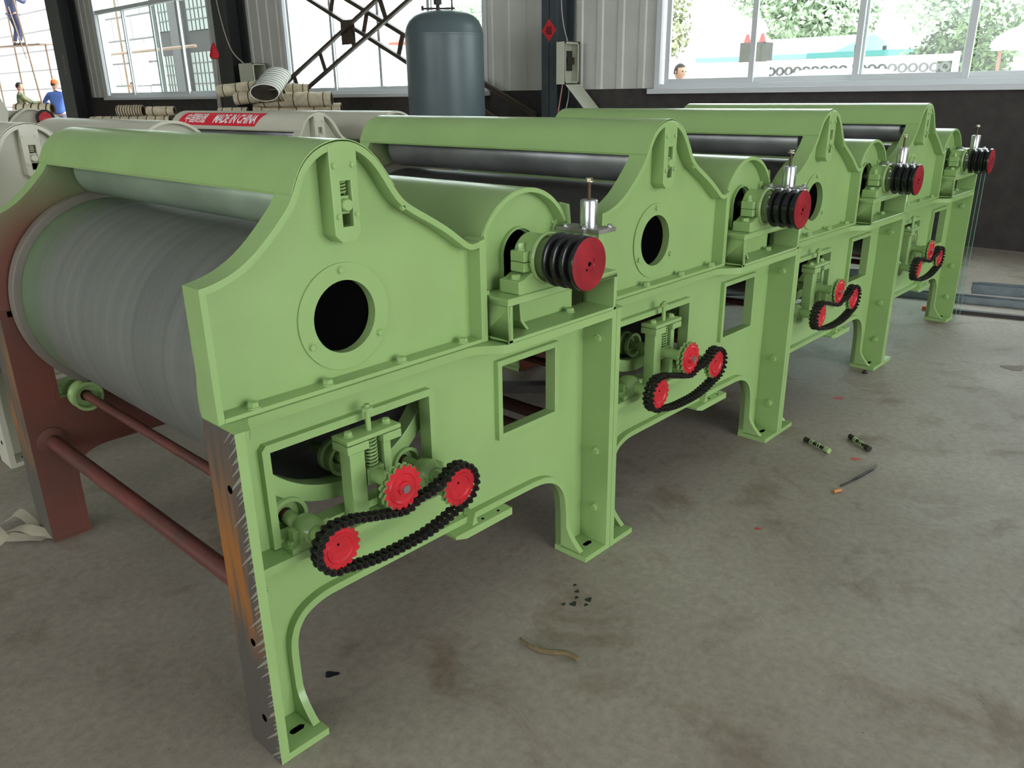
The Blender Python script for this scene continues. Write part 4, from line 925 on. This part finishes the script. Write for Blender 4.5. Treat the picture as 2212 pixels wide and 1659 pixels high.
for y0, y1, z0, z1 in ((-1.9, -.3, 3.85, 5.4), (1.0, 2.4, 3.95, 5.4), (-1.8, -.2, 1.5, 3.05), (1.1, 2.3, 1.5, 3.0)):
    q = box_obj('window', -.04, .02, y0, y1, z0, z1, mat('frosted_pane', (.11, .125, .11), .4), None, gb)
    s = M()
    for i in range(1, 5): y = y0+(y1-y0)*i/5; s.box(-.06, -.04, y-.015, y+.015, z0, z1)
    for i in range(1, 4): z = z0+(z1-z0)*i/4; s.box(-.062, -.042, y0, y1, z-.02, z+.02)
    s.done('glazing_bars', DARKSTEEL, q)
# scaffold with poles and a climbing worker
BAM = mat('bamboo_pole', (.22, .14, .09), .7, var=.3, vscale=20)
for i, (p, q, r_, lb) in enumerate((((8.75, 28.5, 5.2), (8.3, 26.25, 1.15), .03, 'long slanting scaffold pole held by the worker in camouflage'),
                      ((8.75, 28.9, 4.1), (8.35, 27.0, 2.55), .018, 'thin diagonal scaffold pole under the climbing worker'), ((9.2, 30.6, 0), (9.2, 30.6, 5.6), .03, 'upright scaffold pole at the left edge of the doorway'),
                      ((13.0, 31.2, 0), (13.0, 31.2, 7), .04, 'upright scaffold pole outside the left window'), ((13.0, 25.5, 2.95), (13.0, 33.5, 2.95), .05, 'horizontal scaffold pole outside the left window'))):
    s = M(); s.cyl(p, q, r_, 10); tag(s.done('scaffold_pole', BAM), lb, 'pole')
s = M(); s.bar((9.4, 28.2, 3.02), (8.6, 31.5, 3.02), .45, .04); pk = s.done('scaffold_plank', BAM); tag(pk, 'plank the climbing worker stands on, top left of the doorway', 'plank')
for p in ((9.4, 28.3), (8.7, 31.2)): s = M(); s.cyl((p[0], p[1], -.02), (p[0], p[1], 3.0), .03, 8); s.done('support_pole', BAM, pk)
# village beyond the windows
WALLW = mat('white_render', (.72, .72, .68), .7); REDT = mat('faded_red_roof', (.30, .085, .06), .7); BLUER = mat('pale_blue_roof', (.16, .26, .33), .6); CEM = mat('grey_cement', (.085, .080, .070), .85, var=.15); TEAL = mat('teal_sheet', (.06, .20, .19), .6)
def house(name, x, y0, y1, z, roofm, rz, label, over=.3, parts=None):
    h = empty(name, (x, y0, 0)); tag(h, label, 'building'); w_ = y1-y0
    box_obj('wall', 0, 6, 0, w_, -.02, z, WALLW, None, h)
    s = M(); s.box(-over, 6+over, -over, w_+over, z, z+.14); v = [(-over, z+.14), (3, z+rz), (6+over, z+.14)]
    a = [s.b.verts.new((p[0], -over, p[1])) for p in v]; b = [s.b.verts.new((p[0], w_+over, p[1])) for p in v]; s.face(a); s.face(b[::-1]); s.face([a[0], a[1], b[1], b[0]]); s.face([a[1], a[2], b[2], b[1]]); s.done('roof', roofm, h)
    for (a0, a1, z0, z1) in (parts or []): box_obj('window', -.03, .01, a0, a1, z0, z1, mat('dim_window', (.04, .04, .04), .4), None, h)
    return h
house('house', 26, 10.0, 14.2, 2.25, BLUER, .8, 'white house with a pale blue roof beyond the right window', parts=[(1.4, 1.9, 1.6, 2.1), (2.2, 3.2, 1.7, 2.1)])
house('shed', 23, 6.2, 9.0, 2.15, TEAL, .25, 'low white shed with teal sheet roof, behind the grey pier', .2, [(1.6, 1.75, 2.2, 2.45), (.9, 1.0, 2.2, 2.4)])
house('long_house', 35, 28.5, 41.5, 4.3, REDT, 1.0, 'long white house with faded red eaves beyond the middle window', .6)
pr_ = empty('chimney_pier', (20, 9.15, 0)); tag(pr_, 'grey cement pier topped with two red cones, outside the right window', 'pier')
s = M(); s.box(0, .6, 0, .62, -.02, 2.5); s.done('pier_block', CEM, pr_)
for y in (.06, .48): s = M(); s.lathe([(.10, 2.5), (.04, 2.70), (0, 2.72)], (.1, y, 0), (0, 0, 1), 14); s.done('red_cone', REDM, pr_)
s = M(); s.box(17.5, 17.7, 4.2, 14, -.02, 1.95); tag(s.done('garden_wall', mat('pale_pink_render', (.62, .55, .50), .8)), 'low pale garden wall behind the lattice fence', 'wall')
fe = empty('lattice_fence', (16, 0, 0)); tag(fe, 'white concrete lattice fence outside the right window', 'fence')
FEM = mat('white_fence_paint', (.66, .66, .63), .7)
for a, b, c, d_ in ((3.33, 3.42, -.02, 1.95), (5.2, 5.28, -.02, 1.90), (6.9, 6.98, -.02, 1.90)): s = M(); s.box(-.05, .05, a, b, c, d_); s.done('post', FEM, fe)
for z0, z1 in ((1.80, 1.92), (.5, .6)): s = M(); s.box(-.045, .045, 3.34, 6.97, z0, z1-.005); s.done('rail', FEM, fe)
s = M()
y = 3.45
while y < 6.9:
    for z in (.72, .92, 1.12, 1.32, 1.52, 1.70): s.lathe([(.055, -.03), (.085, -.03), (.085, .03), (.055, .03)], (0, y+.09, z), (1, 0, 0), 10, closed=True)
    y += .185
s.done('lattice_panel', mat('grey_lattice', (.10, .10, .10), .8), fe)
s = M(); s.box(-.01, .01, 3.4, 6.9, .0, .5); s.done('base_panel', FEM, fe)
# white car roof under the window and canopy at right
CARM = mat('white_car_paint', (.78, .78, .80), .25)
car = empty('car', (10.6, 3.1, 0)); tag(car, 'white car parked below the right window, only its roof showing', 'car')
s = M(); prof = [(-2.1, .35), (-2.15, .75), (-1.5, .95), (-.9, 1.45), (-.3, 1.60), (.5, 1.60), (1.2, 1.42), (1.6, 1.0), (2.05, .92), (2.1, .35)]
for xx in (0,): 
    a = [s.b.verts.new((-.80 if p[1] < 1 else -.62, p[0]*.8, p[1])) for p in prof]; b = [s.b.verts.new((.80 if p[1] < 1 else .62, p[0]*.8, p[1])) for p in prof]
    s.face(a); s.face(b[::-1])
    for i in range(len(prof)): j = (i+1) % len(prof); s.face([a[i], a[j], b[j], b[i]])
s.done('body', CARM, car, bevel=.05, seg=3)
for y in (-1.1, 1.1):
    for x in (-.82, .62): s = M(); s.lathe([(0, 0), (.30, 0), (.31, .03), (.31, .17), (.30, .20), (0, .20)], (x, y, .31), (1, 0, 0), 24); s.done('wheel', BLACK, car)
cn = empty('garden_canopy', (12.3, 1.1, 0)); tag(cn, 'white domed canopy on red posts outside the window at right edge', 'canopy')
s = M(); N_ = 14
for i in range(N_):
    a0, a1 = PI*i/N_, PI*(i+1)/N_
    v = [s.b.verts.new((x, .75*math.cos(t), 1.84+.30*math.sin(t))) for x, t in ((-.4, a0), (-.4, a1), (1.2, a1), (1.2, a0))]; s.face(v)
bmesh.ops.remove_doubles(s.b, verts=s.b.verts, dist=1e-4); bmesh.ops.solidify(s.b, geom=s.b.faces[:], thickness=.03); s.box(-.4, -.37, -.72, .72, 1.80, 1.86); s.done('canopy_roof', WALLW, cn)
for x, y in ((-.35, .62), (-.35, -.62), (1.15, .62), (1.15, -.62)): s = M(); s.cyl((x, y, -.02), (x, y, 1.85), .02, 8); s.done('post', mat('red_brown_post', (.35, .13, .10), .6), cn)
# trees and shrubs
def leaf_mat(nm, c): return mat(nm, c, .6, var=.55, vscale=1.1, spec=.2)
LF1 = leaf_mat('haze_paled_leaves', (.56, .68, .48)); LF2 = leaf_mat('mid_green_leaves', (.13, .20, .07)); LF3 = leaf_mat('haze_paled_yellowish_leaves', (.52, .54, .34)); BARK = mat('bark', (.14, .10, .07), .9)  # outdoor haze is put into the pale and yellowish leaf colours
def tree(name, x, y, h, rad, lm, label, nl=1500, ls=.16, squash=1.0, zc=None, cat='tree', group='trees beyond the windows'):
    nl = int(nl*4.2); ls *= .66
    t = empty(name, (x, y, -.02)); rnd = random.Random(int(x*13+y*7)); tag(t, label, cat, group)
    s = M(); s.tube([(0, 0, 0), (.08, .05, h*.35), (-.05, .1, h*.8)], [rad*.07+.02, rad*.05+.02, .02], 8); s.done('trunk', BARK, t)
    s = M(); zc = zc if zc is not None else h*.62
    cl_ = [(rnd.uniform(-.62, .62)*rad, rnd.uniform(-.62, .62)*rad, zc+rnd.uniform(-.62, .62)*rad*squash, rad*rnd.uniform(.28, .5)) for _ in range(26)]
    for i in range(nl):
        c = cl_[i % 26]; d = Vector((rnd.gauss(0, 1), rnd.gauss(0, 1), rnd.gauss(0, 1))).normalized()*c[3]*rnd.uniform(.7, 1.05)
        p = Vector(c[:3])+d; p.z = max(p.z, .05)
        a = Vector((rnd.gauss(0, 1), rnd.gauss(0, 1), rnd.gauss(0, 1))).normalized(); b = a.cross(d.normalized()+Vector((.1, .2, .3))).normalized(); l = ls*rnd.uniform(.6, 1.3)
        s.face([s.b.verts.new(p-a*l), s.b.verts.new(p+b*l*.45), s.b.verts.new(p+a*l), s.b.verts.new(p-b*l*.45)])
    o = s.done('foliage', lm, t)
    return t
tree('tree', 34, 23, 9, 3.4, LF3, 'yellowish tree at the left side of the right window', 2600, .26)
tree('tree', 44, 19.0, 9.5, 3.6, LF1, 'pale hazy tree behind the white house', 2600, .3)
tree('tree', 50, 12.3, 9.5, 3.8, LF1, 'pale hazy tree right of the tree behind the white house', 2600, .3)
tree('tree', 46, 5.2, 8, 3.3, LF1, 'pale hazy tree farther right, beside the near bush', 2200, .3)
tree('bush', 19.6, 4.5, 2.9, 1.35, LF2, 'rounded green bush behind the lattice fence', 2200, .11, .7, 1.7, 'bush')
tree('tree', 24, 1.4, 5.6, 2.4, LF2, 'tall dense green tree at the right side of the right window', 3800, .16, 1.1, 3.3)
tree('tree', 21, -3.4, 4.8, 2.0, LF3, 'green tree behind the white canopy', 2400, .15, 1.0, 2.8)
tree('bush', 15.2, .6, 1.9, .8, LF3, 'low yellow-green bush beneath the white canopy', 1300, .08, .8, 1.1, 'bush')
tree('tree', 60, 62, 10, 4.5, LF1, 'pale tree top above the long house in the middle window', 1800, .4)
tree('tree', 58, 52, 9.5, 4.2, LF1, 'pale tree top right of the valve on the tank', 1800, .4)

# ------------------------------------------------------------------ people outside
SKIN = mat('skin', (.52, .28, .19), .6); HAIR = mat('black_hair', (.012, .010, .009), .7)
def skin(name, joints, edges, mt, parent, sub=2):
    me = bpy.data.meshes.new(name); ks = list(joints); me.from_pydata([joints[k][0] for k in ks], [(ks.index(a), ks.index(b)) for a, b in edges], []); me.materials.append(mt)
    o = bpy.data.objects.new(name, me); COL.objects.link(o); o.parent = parent
    md = o.modifiers.new('skin', 'SKIN'); md.use_smooth_shade = True; lay = me.skin_vertices[0].data if me.skin_vertices else None
    if lay is None:
        bm = bmesh.new(); bm.from_mesh(me); bm.verts.layers.skin.verify(); bm.to_mesh(me); bm.free(); lay = me.skin_vertices[0].data
    for i, k in enumerate(ks):
        r = joints[k][1]; lay[i].radius = r if isinstance(r, tuple) else (r, r); lay[i].use_root = (i == 0)
    sb = o.modifiers.new('subsurf', 'SUBSURF'); sb.levels = sub; sb.render_levels = sub
    return o
def chain_edges(*names): return list(zip(names, names[1:]))
def person(loc, rz, H, label, shirt, trousers, hands, hair=HAIR, cap=None, bend=0., feet=None, head_turn=0., lean=(0, 0)):
    """standing figure facing local +Y; hands: (left, right) wrist targets and elbows in local metres"""
    r = empty('person', loc, rz); tag(r, label, 'person'); k = H/1.75; lx, ly = lean
    V_ = lambda x, y, z: (x*k+lx*z/1.4, y*k+ly*z/1.4, z*k)
    (eL, wL), (eR, wR) = hands; fL, fR = feet or (((-.10, .02, .48), (-.11, .0, .07)), ((.10, .02, .48), (.11, .0, .07)))
    J = {'pel': (V_(0, 0, .96), (.13, .095)), 'sp': (V_(0, 0, 1.15), (.12, .085)), 'ch': (V_(0, 0, 1.34), (.135, .09)), 'nk': (V_(0, .0, 1.48), .055), 'hd0': (V_(0, .02, 1.56), .06)}
    E = chain_edges('pel', 'sp', 'ch', 'nk', 'hd0')
    for sd, e_, w_, sg in (('L', eL, wL, -1), ('R', eR, wR, 1)):
        J['s'+sd] = (V_(.18*sg, 0, 1.41), .062); J['e'+sd] = (V_(*e_), .043); J['w'+sd] = (V_(*w_), .030); E += chain_edges('ch', 's'+sd, 'e'+sd, 'w'+sd)
        ev, wv = Vector(e_), Vector(w_); d = (wv-ev).normalized(); sdv = d.cross(Vector((0, 0, 1))).normalized()
        J['p'+sd] = (V_(*(wv+d*.06)), (.040, .022)); E += [('w'+sd, 'p'+sd)]
        for fi in range(4):
            o1 = wv+d*.10+sdv*(.024*(fi-1.5)); o2 = o1+d*.035*(1, 1.15, 1.1, .85)[fi]+Vector((0, 0, -.012)); o3 = o2+d*.022+Vector((0, 0, -.018))
            J['f%s%d' % (sd, fi)] = (V_(*o1), .0095); J['g%s%d' % (sd, fi)] = (V_(*o2), .0085); J['h%s%d' % (sd, fi)] = (V_(*o3), .007); E += chain_edges('p'+sd, 'f%s%d' % (sd, fi), 'g%s%d' % (sd, fi), 'h%s%d' % (sd, fi))
        t1 = wv+d*.045-sdv*.045*sg; t2 = t1+d*.035-sdv*.012*sg; J['t'+sd] = (V_(*t1), .011); J['u'+sd] = (V_(*t2), .009); E += chain_edges('w'+sd, 't'+sd, 'u'+sd)
    for sd, (kn, an), sg in (('L', fL, -1), ('R', fR, 1)):
        J['h'+sd] = (V_(.09*sg, 0, .90), .09); J['k'+sd] = (V_(*kn), .058); J['a'+sd] = (V_(*an), .040); J['t_'+sd] = (V_(an[0], an[1]+.15, an[2]-.035), (.04, .03)); E += chain_edges('pel', 'h'+sd, 'k'+sd, 'a'+sd, 't_'+sd)
    b = skin('body', J, E, SKIN, r)
    # head with face
    s = M(); hc = Vector(V_(0, .02, 1.645))
    bmesh.ops.create_uvsphere(s.b, u_segments=24, v_segments=18, radius=1)
    for v in s.b.verts:
        x, y, z = v.co; jaw = 1-.28*max(0, -z)**1.5; nose = .022*math.exp(-((x/.16)**2))*math.exp(-(((z+.12)/.22)**2))*(1 if y > .5 else 0); eye = -.010*math.exp(-(((abs(x)-.34)/.16)**2))*math.exp(-(((z-.08)/.12)**2))*(1 if y > .4 else 0)
        mouth = -.006*math.exp(-((x/.3)**2))*math.exp(-(((z+.50)/.06)**2))*(1 if y > .4 else 0)
        v.co = Vector((x*.075*jaw, y*.094*(1-.1*max(0, -z))+nose+eye+mouth, z*.115))*k
    for sg in (-1, 1): s.lathe([(0, -.004), (.020, -.004), (.022, .004), (0, .008)], (sg*.076*k, -.005, 0), (sg, -.3, 0), 12)
    R_ = Matrix.Rotation(head_turn, 3, 'Z')
    for v in s.b.verts: v.co = R_ @ v.co+hc
    hd = s.done('head', SKIN, r, smooth=1.4)
    for sg in (-1, 1):
        s = M(); bmesh.ops.create_uvsphere(s.b, u_segments=8, v_segments=6, radius=.011*k)
        for v in s.b.verts: v.co = R_ @ (v.co+Vector((sg*.028, .083, .010))*k)+hc
        s.done('eye', INK, hd)
    s = M(); bmesh.ops.create_uvsphere(s.b, u_segments=24, v_segments=16, radius=1)
    for v in list(s.b.verts):
        x, y, z = v.co
        pass
    dl = [v for v in s.b.verts if v.co.z < -.30 or (v.co.y > .30 and v.co.z < .42)]
    bmesh.ops.delete(s.b, geom=dl, context='VERTS')
    for v in s.b.verts: v.co = R_ @ (Vector((v.co.x*.082, v.co.y*.101, v.co.z*.122))*k)+hc
    s.done('hair', hair, hd, smooth=1.4)
    if cap:
        s = M(); s.lathe([(.088, 0), (.090, .03), (.080, .075), (.050, .105), (0, .112)], (0, 0, .022), (0, 0, 1), 24, cap=False)
        pv = [s.b.verts.new((.07*math.cos(t), .075+.085*math.sin(t), .024)) for t in [PI*i/8 for i in range(9)]]; s.face(pv); bmesh.ops.solidify(s.b, geom=s.b.faces[:], thickness=.003)
        for v in s.b.verts: v.co = R_ @ (v.co*k*Vector((1, 1.1, 1)).length/1.73)+hc
        s.done('cap', cap, hd, smooth=1.2)
    JS = {'pel': (V_(0, 0, .86), (.185, .145)), 'sp': (V_(0, 0, 1.12), (.180, .135)), 'ch': (V_(0, 0, 1.36), (.190, .135)), 'nk': (V_(0, 0, 1.455), .105), 'n2': (V_(0, .005, 1.50), .075)}; ES = chain_edges('pel', 'sp', 'ch', 'nk', 'n2')
    for sd, e_, w_, sg in (('L', eL, wL, -1), ('R', eR, wR, 1)):
        JS['s'+sd] = (V_(.185*sg, 0, 1.41), .078); JS['e'+sd] = (V_(*e_), .058); JS['w'+sd] = (V_(*(Vector(e_).lerp(Vector(w_), .88))), .043); ES += chain_edges('ch', 's'+sd, 'e'+sd, 'w'+sd)
    skin('shirt', JS, ES, shirt, r)
    JT = {'pel': (V_(0, 0, .98), (.158, .118))}; ET = []
    for sd, (kn, an), sg in (('L', fL, -1), ('R', fR, 1)):
        JT['h'+sd] = (V_(.09*sg, 0, .88), .105); JT['k'+sd] = (V_(*kn), .076); JT['a'+sd] = (V_(*Vector(kn).lerp(Vector(an), .93)), .062); ET += chain_edges('pel', 'h'+sd, 'k'+sd, 'a'+sd)
    skin('trousers', JT, ET, trousers, r)
    for sd, (kn, an), sg in (('L', fL, -1), ('R', fR, 1)):
        s = M(); bmesh.ops.create_uvsphere(s.b, u_segments=14, v_segments=10, radius=1)
        for v in s.b.verts: v.co = Vector(V_(an[0]+v.co.x*.052, an[1]+.06+v.co.y*.135, max(an[2]-.068, an[2]-.03+v.co.z*.055)))
        s.done('shoe', BLACK, r, smooth=1.4)
    return r
BLUESH = mat('blue_work_shirt', (.075, .145, .42), .8, var=.3, vscale=5); GREYT = mat('grey_trousers', (.13, .12, .15), .8, var=.2)
CAMO = mat('camouflage_cloth', (.24, .20, .10), .8, col2=(.035, .075, .03), vscale=9); NAVY = mat('navy_cloth', (.045, .055, .12), .8, var=.3); ORANGE = mat('orange_cap_cloth', (.75, .13, .02), .7)
RZ = -.82
person((8.14, 24.5, -.02), RZ, 1.90, 'person in blue shirt and orange cap standing back turned, beyond the doorway', BLUESH, GREYT, (((-.40, .06, 1.20), (-.24, .26, 1.14)), ((.30, .14, 1.22), (.12, .34, 1.20))), cap=ORANGE, head_turn=-.9)
person((7.90, 26.75, -.02), RZ-1.15, 1.88, 'person in camouflage jacket with black hair, reaching out beyond the doorway', CAMO, NAVY, (((-.24, .24, 1.22), (-.12, .48, 1.22)), ((.22, .26, 1.20), (.10, .50, 1.25))), head_turn=.0)
person((9.05, 29.6, 3.045), RZ-.3, 1.75, 'person in dark blue clothes standing on the scaffold, top left', NAVY, NAVY, (((-.30, .2, 1.25), (-.2, .42, 1.4)), ((.32, .2, 1.25), (.2, .42, 1.4))), feet=(((-.16, .16, .50), (-.16, .0, .07)), ((.12, .05, .48), (.12, -.05, .07))))
person((10.2, 24.2, -.02), 2.6, 1.83, 'person with black hair outside the left window, only the head showing', NAVY, NAVY, (((-.28, .05, 1.12), (-.26, .2, .95)), ((.28, .05, 1.12), (.26, .2, .95))), head_turn=-.5)
person((10.0, 5.32, -.02), 2.3, 1.74, 'person with dark hair outside the right window, only the head showing', NAVY, NAVY, (((-.28, .05, 1.12), (-.26, .2, .95)), ((.28, .05, 1.12), (.26, .2, .95))), head_turn=.6)
